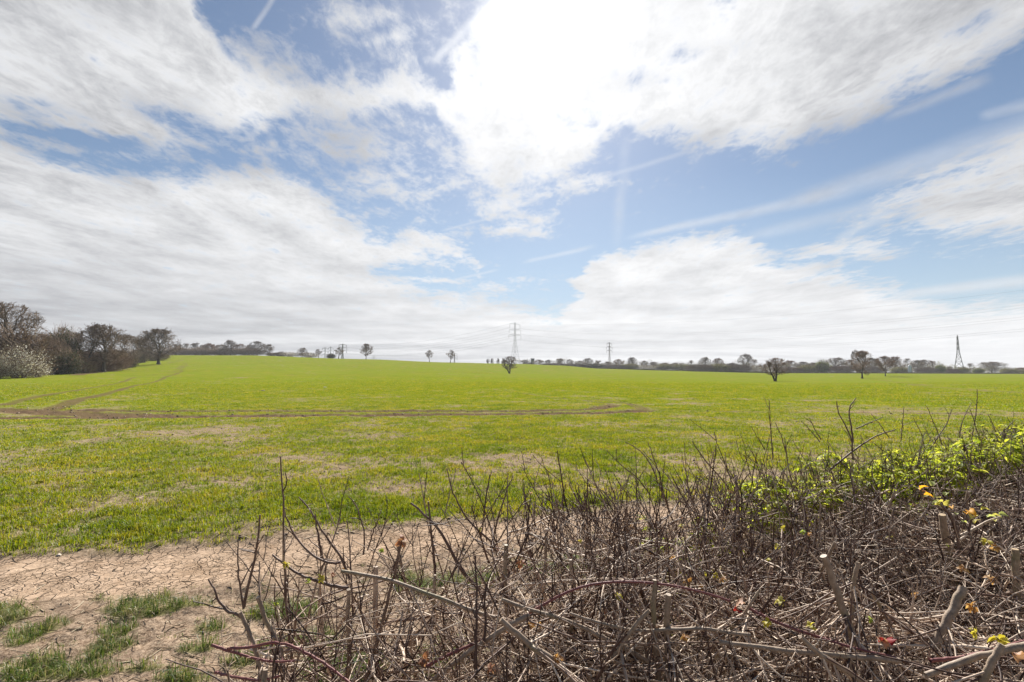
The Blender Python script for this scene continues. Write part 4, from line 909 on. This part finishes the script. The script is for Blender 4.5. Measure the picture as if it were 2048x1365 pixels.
def build_shoots():
    """upright shoots that stand out of the top, some of them traced"""
    r = r_h
    hero = [([(562,912),(560,930),(568,990),(566,1080),(572,1200),(588,1365)], 1.12, .0032), ([(566,1010),(574,1040),(592,1078),(622,1110),(655,1128),(682,1126)], 1.13, .003), ([(520,1030),(516,1080),(500,1160),(488,1215)], 1.1, .0036),
     ([(476,1082),(475,1120),(481,1180),(487,1218)], 1.1, .0026), ([(416,1160),(430,1180),(440,1208),(458,1225),(486,1233)], 1.1, .0036), ([(545,1110),(590,1145),(640,1166),(695,1178)], 1.12, .0042),
     ([(598,994),(622,1020),(650,1072),(684,1118),(700,1160)], 1.2, .0034), ([(630,1030),(636,1070),(645,1120)], 1.2, .0038), ([(697,992),(712,1010),(722,1042),(731,1062),(727,1110)], 1.3, .0026), ([(762,1022),(748,1060),(735,1100)], 1.3, .0024),
     ([(804,1082),(797,1115),(779,1190),(752,1290),(720,1400)], 1.02, .0052), ([(894,938),(903,980),(925,1025),(955,1062),(990,1090)], 1.5, .0038), ([(822,1006),(850,1030),(880,1058),(905,1105),(915,1135),(950,1170),(985,1210)], 1.35, .0062), ([(856,1003),(862,1060),(870,1130),(868,1200)], 1.35, .0052),
     ([(984,940),(973,980),(968,1030),(962,1080)], 1.6, .0026), ([(1026,952),(1012,985),(998,1030),(980,1100)], 1.6, .0036), ([(1047,962),(1050,1000),(1075,1060)], 1.65, .003), ([(1132,968),(1120,1020),(1105,1090)], 1.7, .0032), ([(1174,936),(1176,980),(1160,1040)], 1.75, .003),
     ([(1251,884),(1290,905),(1315,960),(1340,1030),(1380,1120)], 1.9, .0036), ([(1296,884),(1308,920),(1322,960),(1326,1000)], 1.95, .0032), ([(1369,886),(1371,930),(1378,1000)], 2.1, .0022), ([(1384,882),(1412,925),(1450,965),(1475,1010)], 2.1, .0040), ([(1213,900),(1240,930),(1275,955),(1300,990)], 1.85, .0026),
     ([(1538,800),(1540,830),(1543,880),(1546,920)], 2.5, .0034), ([(1712,797),(1700,812),(1697,825),(1702,850),(1706,885)], 2.2, .0042), ([(1674,803),(1674,822),(1690,850),(1704,880),(1706,920)], 2.2, .0040), ([(1765,835),(1735,848),(1712,858)], 2.2, .003), ([(1790,860),(1755,870),(1722,890),(1690,915),(1660,940)], 2.2, .0048),
     ([(1808,814),(1805,850),(1802,882)], 3.0, .0030), ([(1826,836),(1842,865),(1850,900)], 3.0, .003), ([(1853,812),(1864,838),(1876,866),(1884,890)], 3.0, .0032), ([(1903,820),(1893,850),(1872,880),(1860,900)], 3.0, .0042), ([(1943,806),(1930,830),(1922,850),(1917,895)], 3.05, .0034),
     ([(1954,779),(1954,810),(1951,835),(1944,870),(1936,905)], 3.05, .0040), ([(1976,829),(1986,850),(1996,880),(2001,920)], 3.1, .0040), ([(2030,839),(2016,855),(1998,872),(1985,885)], 3.1, .0030), ([(2034,849),(2026,880),(2021,920)], 3.1, .0035), ([(2044,868),(2036,895),(2030,930)], 3.1, .003),
     ([(1550,845),(1562,870),(1572,905)], 2.5, .003), ([(1502,852),(1512,870),(1530,900)], 2.45, .0026), ([(1602,842),(1620,860),(1640,885)], 2.6, .003), ([(1618,835),(1630,860),(1642,880)], 2.6, .003), ([(1742,828),(1760,850),(1778,875)], 2.7, .0026)]
    def go(P, R, material=H_SHOOT):
        m = MB(); m.tubes(P[None, ::-1], R[None, ::-1], 6, cap=True); spurs(m, P[None], R[None], .028, .011, r=r)
        n = max(int(np.linalg.norm(np.diff(P, axis=0), axis=1).sum()/.09), 1); S, T = samp(P[None], np.zeros(n, int), r.uniform(.15, .9, n)); Q = grow(S, side(-T, r.uniform(.5, 1.0, n), r), r.uniform(.02, .09, n), 4, .15, .05, r); RR = np.tile(np.array([.0016, .0014, .0012, .0010]), (n, 1)); m.tubes(Q, RR, 4)
        part('shoot', m, material)
    for pl, d, rad in hero:
        P = spline([pt(a, b, d) for a, b in pl], 16); P += r.normal(0, .0008, P.shape); go(P, .85*rad*np.linspace(.55, 1.15, 16))
    m = MB(); n = 1350; s = np.concatenate([r.uniform(.12, 1.6, 230), r.uniform(.8, 5.1, n-230)]); w = r.beta(1.0, 1.5, n)*1.0-.04; g = hpos(s, w); T = htop(s, w)
    S = np.stack([g[:, 0], g[:, 1], T-r.uniform(.02, .34, n)], 1); ex = np.minimum(r.gamma(1.7, .038, n), .17)*np.interp(w, [0, .5, 1], [1.1, .7, .25]); D = np.stack([r.normal(-.10, .50, n), r.normal(0, .40, n), np.ones(n)], 1)
    P = grow(S, D, (T-S[:, 2])+ex+.02, 8, .07, .03, r); R = r.uniform(.0013, .0028, (n, 1))*np.linspace(1.15, .55, 8)[None]; kk = P[:, -1, 0] > -.58*P[:, -1, 1]-.05*r.random(n); P = P[kk]; R = R[kk]; n = len(P); m.tubes(P, R, 5); spurs(m, P, R, .026, .012, r=r); N = n*3; idx = np.repeat(np.arange(n), 3); S2, T2 = samp(P, idx, r.uniform(.25, .95, N)); Q = grow(S2, side(T2, r.uniform(.4, .95, N), r), r.uniform(.02, .13, N), 5, .10, .05, r); m.tubes(Q, np.full((N, 1), .0011)*np.linspace(1.2, .7, 5)[None], 4); spurs(m, Q, np.full((N, 5), .0011), .04, .009, r=r)
    part('fine_shoots', m, H_SHOOT, kind='stuff'); return P
SH = build_shoots()
def build_tangle():
    r = r_h; m = MB(); SP = np.array([a for a, _ in ALLS]); SR = np.array([b for _, b in ALLS])
    def keepf(Q, slack=.05):
        s, w = hsw(Q[:, -1]); s2, w2 = hsw(Q[:, len(Q[0])//2]); T = htop(s, w)
        dcam = np.linalg.norm(Q-np.array([0, 0, CAM_H]), axis=2).min(1)
        return (Q[:, -1, 2] < T+slack*r.random(len(Q))) & (w > -.16) & (w < 1.1) & (s > -.02+.14*r.random(len(Q))) & (Q[:, :, 0].min(1) > -.60*Q[:, -1, 1]-.08*r.random(len(Q))) & (dcam > .5) & (Q[:, -1, 2] > .02)
    def sub(P, R, n, lo, hi, npt, wg, rk, sides, a0, a1, up, tmin=.25, rmin=.0011):
        N = len(P)*n; idx = np.repeat(np.arange(len(P)), n); t = r.uniform(tmin, 1, N); S, T = samp(P, idx, t); D = side(T, r.uniform(a0, a1, N), r)
        D[:, 2] = D[:, 2]*.8; Q = grow(S, D, r.uniform(lo, hi, N), npt, wg, up, r); k = keepf(Q); Q = Q[k]; ri = np.maximum(R[idx][:, R.shape[1]//2]*rk*r.uniform(.7, 1.2, N), rmin)[k]
        RR = ri[:, None]*np.linspace(1.1, .6, npt)[None]; m.tubes(Q, RR, sides); return Q, RR
    Q1, R1 = sub(SP, SR, 18, .15, .60, 8, .15, .42, 6, .5, 1.4, .02, .30, .0016)
    Q2, R2 = sub(Q1, R1, 4, .07, .30, 6, .17, .62, 4, .5, 1.3, .02, .1)
    Q3, R3 = sub(Q2, R2, 2, .03, .13, 4, .15, .7, 3, .5, 1.3, .03, .1, .0009)
    for Q, R in ((Q1, R1), (Q2, R2)): spurs(m, Q, R, .06, .014, r=r)
    # long runners woven along the hedge
    n = 330; s = np.concatenate([r.uniform(.25, 1.6, 70), r.uniform(.6, 5, n-70)]); w = r.uniform(-.05, 1.0, n); z = htop(s, w)*(1-r.beta(1.1, 2.3, n)*.75)-.03; g = hpos(s, w)
    sg = np.where(r.random(n) < .5, 1, -1); D = np.stack([HE[0]*sg, HE[1]*sg, np.zeros(n)], 1)+np.stack([r.normal(0, .45, n), r.normal(0, .45, n), r.normal(.03, .3, n)], 1)
    Q = grow(np.stack([g[:, 0], g[:, 1], z], 1), D, r.uniform(.35, 1.1, n), 12, .09, 0, r); k = keepf(Q, .02); Q = Q[k]; R = r.gamma(2.2, .0011, (len(Q), 1)).clip(.0013, .0062)*np.linspace(1.1, .5, 12)[None]; m.tubes(Q, R, 6); spurs(m, Q, R, .05, .013, r=r)
    sub(Q, R, 8, .04, .24, 6, .16, .6, 4, .5, 1.3, .02, .05)
    # filling twigs, thick to the right and open at the left end
    n = 33000; s = r.uniform(.0, 5.1, n); w = r.uniform(-.06, 1.05, n); dn = np.interp(s, [0, .5, 1.0, 1.6, 2.3], [.12, .22, .38, .70, 1.0]); k = r.random(n) < dn; s, w = s[k], w[k]; n = len(s)
    z = htop(s, w)*(1-r.beta(1.0, 1.9, n)*.98)-.02; g = hpos(s, w); D = unit(r.normal(size=(n, 3))*np.array([1.15, 1, .8])+np.array([.0, 0, .15])); Q = grow(np.stack([g[:, 0], g[:, 1], z], 1), D, r.uniform(.06, .34, n), 6, .15, 0, r); k = keepf(Q, .03)
    Q = Q[k]; R = r.gamma(2.4, .00060, (len(Q), 1)).clip(.0008, .0036)*np.linspace(1.1, .6, 6)[None]; m.tubes(Q, R, 4); spurs(m, Q, R, .09, .012, r=r)
    part('twig_tangle', m, H_TWIG, kind='stuff'); return Q
TW = build_tangle()

def leaf_mesh(L=.03, W=.012, fold=.35, curl=.5, nseg=5, seed=0, wave=.0):
    """one leaf along +Y, folded on its midrib and curled down"""
    r = np.random.default_rng(seed); t = np.linspace(0, 1, nseg+1); wd = W*np.sin(np.pi*np.clip(t*.97+.02, 0, 1))**.75*(1-.25*t); y = L*np.cumsum(np.concatenate([[0], np.cos(curl*t[1:]*2)]))/nseg; z = -L*np.cumsum(np.concatenate([[0], np.sin(curl*t[1:]*2)]))/nseg
    V = []
    for i in range(nseg+1):
        wv = wave*W*math.sin(i*2.3); V += [(-wd[i], y[i], z[i]+wd[i]*fold+wv), (0, y[i], z[i]), (wd[i], y[i], z[i]+wd[i]*fold-wv)]
    F = [[i*3+a, i*3+a+1, i*3+a+4, i*3+a+3] for i in range(nseg) for a in (0, 1)]; return np.array(V), np.array(F)
def rot_to(D, r):
    """rotation matrices whose Y axis is D, Z roughly up"""
    D = unit(D); up = np.array([0, 0, 1.0])+r.normal(size=D.shape)*.35; X = unit(np.cross(D, up)); Z = np.cross(X, D); return np.stack([X, D, Z], -1)
def put_leaves(m, V, F, S, D, sc, r):
    M = rot_to(D, r); Q = np.einsum('nij,vj->nvi', M, V)*sc[:, None, None]+S[:, None]; k = len(V); m.add(Q.reshape(-1, 3), (np.arange(len(S))[:, None, None]*k+F[None]).reshape(-1, F.shape[1]))
def leafmat(name, stops, k=.45):
    def b(w):
        f = w.m('ADD', w.m('MULTIPLY', isl(w), .75), w.m('MULTIPLY', w.noise(ocrd(w), 22, 3), .3), clamp=True); c = w.ramp(f, stops); return leafy(w, c, k, w.vmul(c, (1.35, 1.3, .9)), .6)
    return mat(name, b)
ELDER = leafmat('fresh_leaf', [(0, (.08, .13, .013)), (.35, (.24, .30, .026)), (.7, (.44, .47, .05)), (1, (.64, .62, .14))], .64)
def compound(m, S, D, sc, r):
    """pinnate leaves: five pointed leaflets on a stalk"""
    D = unit(D); X = unit(np.cross(D, np.array([0, 0, 1.0])+r.normal(size=D.shape)*.2)); V, F = leaf_mesh(.042, .0105, .4, .35, 4)
    for f, sd in ((.35, -1), (.35, 1), (.68, -1), (.68, 1), (1.0, 0)):
        P = S+D*(.055*f*sc)[:, None]-np.array([0, 0, 1])*(.012*f*f*sc)[:, None]; DD = unit(D*(1 if sd == 0 else .75)+X*sd*.8+r.normal(size=D.shape)*.14-np.array([0, 0, .12])); put_leaves(m, V, F, P, DD, sc*r.uniform(.75, 1.1, len(S)), r)
    m.tubes(np.stack([S, S+D*(.055*sc)[:, None]], 1), np.full((len(S), 2), .0007), 3)
def leafy_bush(name, label, s0, s1, w0, w1, z0, z1, nc, seed, above=0.0, cat='bush'):
    r = np.random.default_rng(seed); s = r.uniform(s0, s1, nc); w = r.uniform(w0, w1, nc); g = hpos(s, w); z = (htop(s, w)+above)*1.0 if z0 is None else r.uniform(z0, z1, nc)
    if z0 is None: z = z+r.normal(-.015, .035, nc)+.05*(fbm(s, w, .3, 2, 400)-.5)
    c = hpos((s0+s1)/2, (w0+w1)/2); O = np.array([c[0], c[1], 0]); root = empty(name, tuple(O)); tag(root, label, cat)
    tip = np.stack([g[:, 0], g[:, 1], z], 1); ln = r.uniform(.25, .5, nc); st = tip-np.stack([r.normal(0, .1, nc), r.normal(0, .1, nc), ln], 1); P = np.stack([st*(1-t)+tip*t for t in np.linspace(0, 1, 6)], 1)+r.normal(0, .006, (nc, 6, 3))
    sm = MB(); sm.tubes(P, .0028*np.linspace(1.2, .5, 6)[None]*np.ones((nc, 1)), 5); part('stems', sm, H_GREY, root, O)
    lm = MB(); k = 9; S = np.repeat(tip, k, 0)-np.array([0, 0, 1])*r.uniform(0, .07, (nc*k, 1)); D = unit(r.normal(size=(nc*k, 3))*np.array([1, 1, .35])+np.array([0, 0, .25])); compound(lm, S, D, r.uniform(.38, 1.1, nc*k), r)
    part('leaves', lm, ELDER, root, O, kind='stuff'); return root
leafy_bush('leafy_elder', 'bright green young leaves spreading over the far top of the hedge at right', 2.45, 5.1, -.14, .34, None, None, 320, 61, .032)
leafy_bush('leafy_elder', 'smaller patch of fresh green leaves among the twigs left of the big leafy spread', 1.75, 2.5, -.16, .18, None, None, 34, 62, -.01)
leafy_bush('leafy_shoots', 'pale green shoots low behind the bare twigs in the middle of the hedge', 1.35, 2.35, -.20, -.06, .72, 1.10, 34, 63)
leafy_bush('leafy_sprig', 'single leafy sprig standing up above the left end of the green leaves', 2.42, 2.55, -.08, .02, 1.30, 1.36, 3, 64)

BUDM = [leafmat('bud_orange', [(0, (.22, .10, .04)), (.6, (.40, .22, .08)), (1, (.52, .36, .17))]), leafmat('bud_yellow', [(0, (.28, .26, .03)), (.6, (.46, .40, .05)), (1, (.60, .55, .14))]), leafmat('bud_rust', [(0, (.17, .07, .04)), (.6, (.32, .15, .085)), (1, (.45, .27, .18))]), leafmat('bud_green', [(0, (.18, .25, .03)), (.6, (.32, .40, .05)), (1, (.45, .50, .10))])]
def bud_protos():
    out = []
    for q in range(5):
        r = np.random.default_rng(500+q); m = MB(); n = 9+q; V, F = leaf_mesh(.010, .0034, .5, .7, 3); D = unit(r.normal(size=(n, 3))*.8+np.array([0, 0, .7])); put_leaves(m, V, F, D*.0015, D, r.uniform(.5, 1.15, n), r)
        for k, mt in enumerate(BUDM):
            me = m.mesh('bud_cluster'); me.materials.append(mt); out.append(me)
    return out
BP = bud_protos()
def build_buds():
    r = np.random.default_rng(71)
    hero = [(803,1083,1.02,2,1.35), (1299,1108,1.5,0,1.6), (1346,1118,1.35,0,1.3), (1262,1055,1.6,0,1.0), (993,1100,1.4,2,1.5), (1042,1128,1.3,2,1.3), (1430,1152,1.25,1,1.0), (1446,1160,1.25,0,1.0), (1377,1164,1.2,0,1.1), (1402,1176,1.15,0,1.0), (1412,1153,1.3,1,.9),
      (640,1158,1.1,1,1.0), (617,1163,1.1,3,.7), (571,1130,1.1,1,.9), (506,1227,1.0,3,.8), (690,1140,1.2,0,.8), (1563,1205,1.05,1,1.3), (1622,1254,.98,1,1.0), (1535,1246,1.0,1,1.0), (1925,1140,1.25,0,1.3), (1980,1157,1.2,0,1.2), (1975,1085,1.4,1,1.6), (1990,1095,1.4,0,1.2), (1945,1215,1.05,0,1.2),
      (1830,1192,1.15,0,1.0), (1741,1238,1.05,3,.9), (1946,1263,.95,1,1.2), (2000,1282,.9,1,1.5), (1565,1056,1.5,1,1.0), (1620,1070,1.45,0,1.0), (1555,1092,1.4,1,1.0), (1460,985,1.9,0,1.1), (1450,1060,1.6,0,1.0), (1062,1252,.98,0,1.0), (1010,1262,.96,2,1.1), (1075,1250,.98,0,.9), (985,1338,.85,2,1.2), (1370,1275,.95,0,.9), (1115,1317,.88,0,1.0),
      (960,1060,1.5,1,.9), (1322,1097,1.5,3,.9), (1268,970,1.8,1,.8), (1316,960,1.9,1,.8), (850,1320,.9,2,1.3), (1656,1005,1.8,3,1.0), (1780,1075,1.6,1,1.0), (1535,1120,1.3,1,.9)]
    pts = [(pt(a, b, d), k, s) for a, b, d, k, s in hero]
    tips = np.concatenate([SH[:, -1], TW[:, -1]]); j = r.choice(SH.shape[0], 26, False).tolist()+(SH.shape[0]+r.choice(TW.shape[0], 22, False)).tolist(); pts += [(tips[i], int(r.integers(0, 4)), r.uniform(.5, 1.0)) for i in j if tips[i][2] > .9]
    for i, (p, k, s) in enumerate(pts[:99]):
        o = bpy.data.objects.new('bud_cluster', BP[(i % 5)*4+k]); COL.objects.link(o); o.parent = hedge; o.location = tuple(p-HO); o.scale = (s*1.15,)*3; o.rotation_euler = (r.normal(0, .5), r.normal(0, .5), r.uniform(0, 6))
build_buds()
def cane(label, pl, rad, seed, name='bramble_cane'):
    r = np.random.default_rng(seed); P = spline([pt(a, b, d) for a, b, d in pl], 26)+r.normal(0, .0004, (26, 3)); rad *= .68; O = np.array([P[0, 0], P[0, 1], P[0, 2]]); root = empty(name, tuple(O)); tag(root, label, 'bramble')
    m = MB(); R = rad*np.linspace(1.1, .75, 26); m.tubes(P[None], R[None], 8, cap=True); part('cane', m, CANE, root, O)
    m = MB(); n = int(np.linalg.norm(np.diff(P, axis=0), axis=1).sum()/.013); S, T = samp(P[None], np.zeros(n, int), np.sort(r.random(n))); D = side(T, r.uniform(1.2, 1.8, n), r); Q = np.stack([S+D*rad*.7, S+D*(rad+.002), S+D*(rad+.006)-T*.003], 1); m.tubes(Q, np.tile([.0016, .001, .0002], (n, 1)), 4); part('thorns', m, CANE, root, O, kind='stuff')
cane('long purple-red bramble cane arching over the middle of the hedge', [(850,1335,.96),(900,1308,.96),(950,1288,.97),(1010,1258,.98),(1060,1225,.99),(1110,1195,1.0),(1170,1168,1.0),(1240,1163,1.0),(1320,1166,1.0),(1400,1182,1.0),(1460,1202,1.0)], .0042, 1)
cane('dark red bramble cane bending down at the left end of the hedge', [(455,1298,.93),(500,1296,.93),(540,1285,.93),(575,1288,.92),(620,1310,.90),(665,1338,.88),(710,1375,.85)], .0038, 2)
cane('short thorny red cane reaching out left, lowest at the hedge end', [(424,1290,.95),(460,1303,.94),(500,1315,.93),(540,1324,.92),(590,1322,.91)], .0036, 3)
cane('red bramble cane running down to the dead red leaf', [(1495,1215,1.05),(1540,1240,1.02),(1600,1262,1.0),(1660,1282,.97),(1720,1300,.95),(1790,1315,.93)], .0042, 4)
cane('purple bramble cane low at the right edge of the hedge', [(1860,1322,.92),(1920,1316,.92),(1980,1302,.92),(2060,1280,.94)], .0048, 5)
cane('thin red cane near the bottom left, below the bending one', [(430,1345,.92),(470,1355,.90),(520,1362,.88),(560,1352,.88)], .0034, 6)
DEAD = leafmat('dead_leaf', [(0, (.20, .012, .015)), (.6, (.30, .03, .03)), (1, (.40, .08, .05))], .35); DRY = leafmat('dry_leaf', [(0, (.30, .15, .09)), (.6, (.45, .26, .17)), (1, (.55, .36, .26))], .3)
for k, (px, py, d, L, mt, lab, cv) in enumerate([(1783,1292,.93,.034,DEAD,'crumpled dark red dead leaf caught in the twigs at lower right',.9), (1760,1284,.94,.026,DRY,'curled pinkish-brown dry leaf touching the red dead leaf',1.1), (1490,1208,1.04,.03,DRY,'curled pinkish dry leaf hanging at the end of a red cane',1.0),
     (1476,1226,1.03,.022,DEAD,'small dark red leaf under the pinkish dry one',1.0), (2030,1310,.88,.03,DRY,'brown curled dry leaf near the bottom right corner',1.2), (767,1105,1.2,.016,BUDM[3],'small bright green leaf lit by the sun above the path',.3)]):
    V, F = leaf_mesh(L, L*.42, .7, cv, 8, k, .35); m = MB(); r = np.random.default_rng(k); put_leaves(m, V, F, np.zeros((1, 3)), np.array([[math.sin(k*2.2), .4, .35]]), np.ones(1), r)
    tag(obj('leaf' if k == 5 else 'dead_leaf', m.mesh('leaf', True), mt, None, tuple(pt(px, py, d))), lab, 'leaf')
def whitebeam():
    r = np.random.default_rng(81); O = pt(1925, 1060, 1.5); root = empty('budding_shoot', tuple(O)); tag(root, 'woolly yellow and orange young leaves opening on a dark branch at right', 'shoot')
    m = MB()
    for pl in ([(1838,985,1.5),(1870,1005,1.5),(1900,1020,1.5),(1915,1060,1.5),(1918,1110,1.5)], [(2000,1035,1.5),(1975,1042,1.5),(1950,1058,1.5),(1920,1072,1.5)], [(1945,1025,1.5),(1940,1050,1.5),(1935,1070,1.5)]):
        P = spline([pt(*q) for q in pl], 10); m.tubes(P[None], np.linspace(.0028, .0042, 10)[None], 6)
    part('branch', m, H_SHOOT, root, O)
    W1 = leafmat('woolly_yellow', [(0, (.30, .28, .05)), (.6, (.48, .44, .12)), (1, (.62, .60, .30))], .5); W2 = leafmat('woolly_orange', [(0, (.50, .22, .02)), (.6, (.70, .36, .03)), (1, (.78, .50, .10))], .5); W3 = leafmat('woolly_green', [(0, (.26, .32, .08)), (.6, (.40, .45, .16)), (1, (.52, .55, .30))], .5)
    for i, (px, py, mt, s) in enumerate([(1840,980,W2,1.3),(1848,990,W2,1.2),(1862,972,W3,1.2),(1858,992,W1,1.3),(1872,996,W1,1.5),(1885,1004,W1,1.4),(1878,1008,W3,1.2),(1895,1012,W1,1.3),(1904,1014,W2,1.0),(1868,1010,W1,1.0),(1890,992,W3,1.1),(1938,1022,W2,1.6),(1946,1034,W1,1.7),(1932,1028,W2,1.1),(1955,1012,W3,1.3),(1962,1020,W1,1.1),(1950,1048,W1,1.1),(1975,1035,W3,1.2),(1985,1030,W1,1.2),(1998,1030,W3,1.2),(1990,1042,W1,.9),(1912,1030,W3,.9),(1925,1045,W3,.9)]):
        V, F = leaf_mesh(.020, .0075, .8, .6, 6, i, .2); q = MB(); put_leaves(q, V, F, np.zeros((1, 3)), np.array([[r.normal(), r.normal()*.6-.3, .5+r.random()*.5]]), np.array([s]), r)
        obj('leaf', q.mesh('leaf', True), mt, root, tuple(pt(px, py, 1.48+r.normal(0, .012))-O))
whitebeam()

# ------------------------------------------------------------------ the air over the field
def haze():
    m = MB(); zb, zt = -40.0, 75.0; m.box((0, 740, (zb+zt)/2), (1900, 780, (zt-zb)/2)); mt = bpy.data.materials.new('haze_air'); mt.use_nodes = True; w = NT(mt.node_tree); w.n.clear()
    out = w.new('ShaderNodeOutputMaterial'); v = w.new('ShaderNodeVolumePrincipled'); v.inputs['Color'].default_value = (.93, .95, 1, 1); v.inputs['Density'].default_value = HAZE; w.l.new(v.outputs[0], out.inputs['Volume'])
    tag(obj('haze', m.mesh('haze'), mt), None, None, None, 'stuff')
HAZE = .00019
haze()
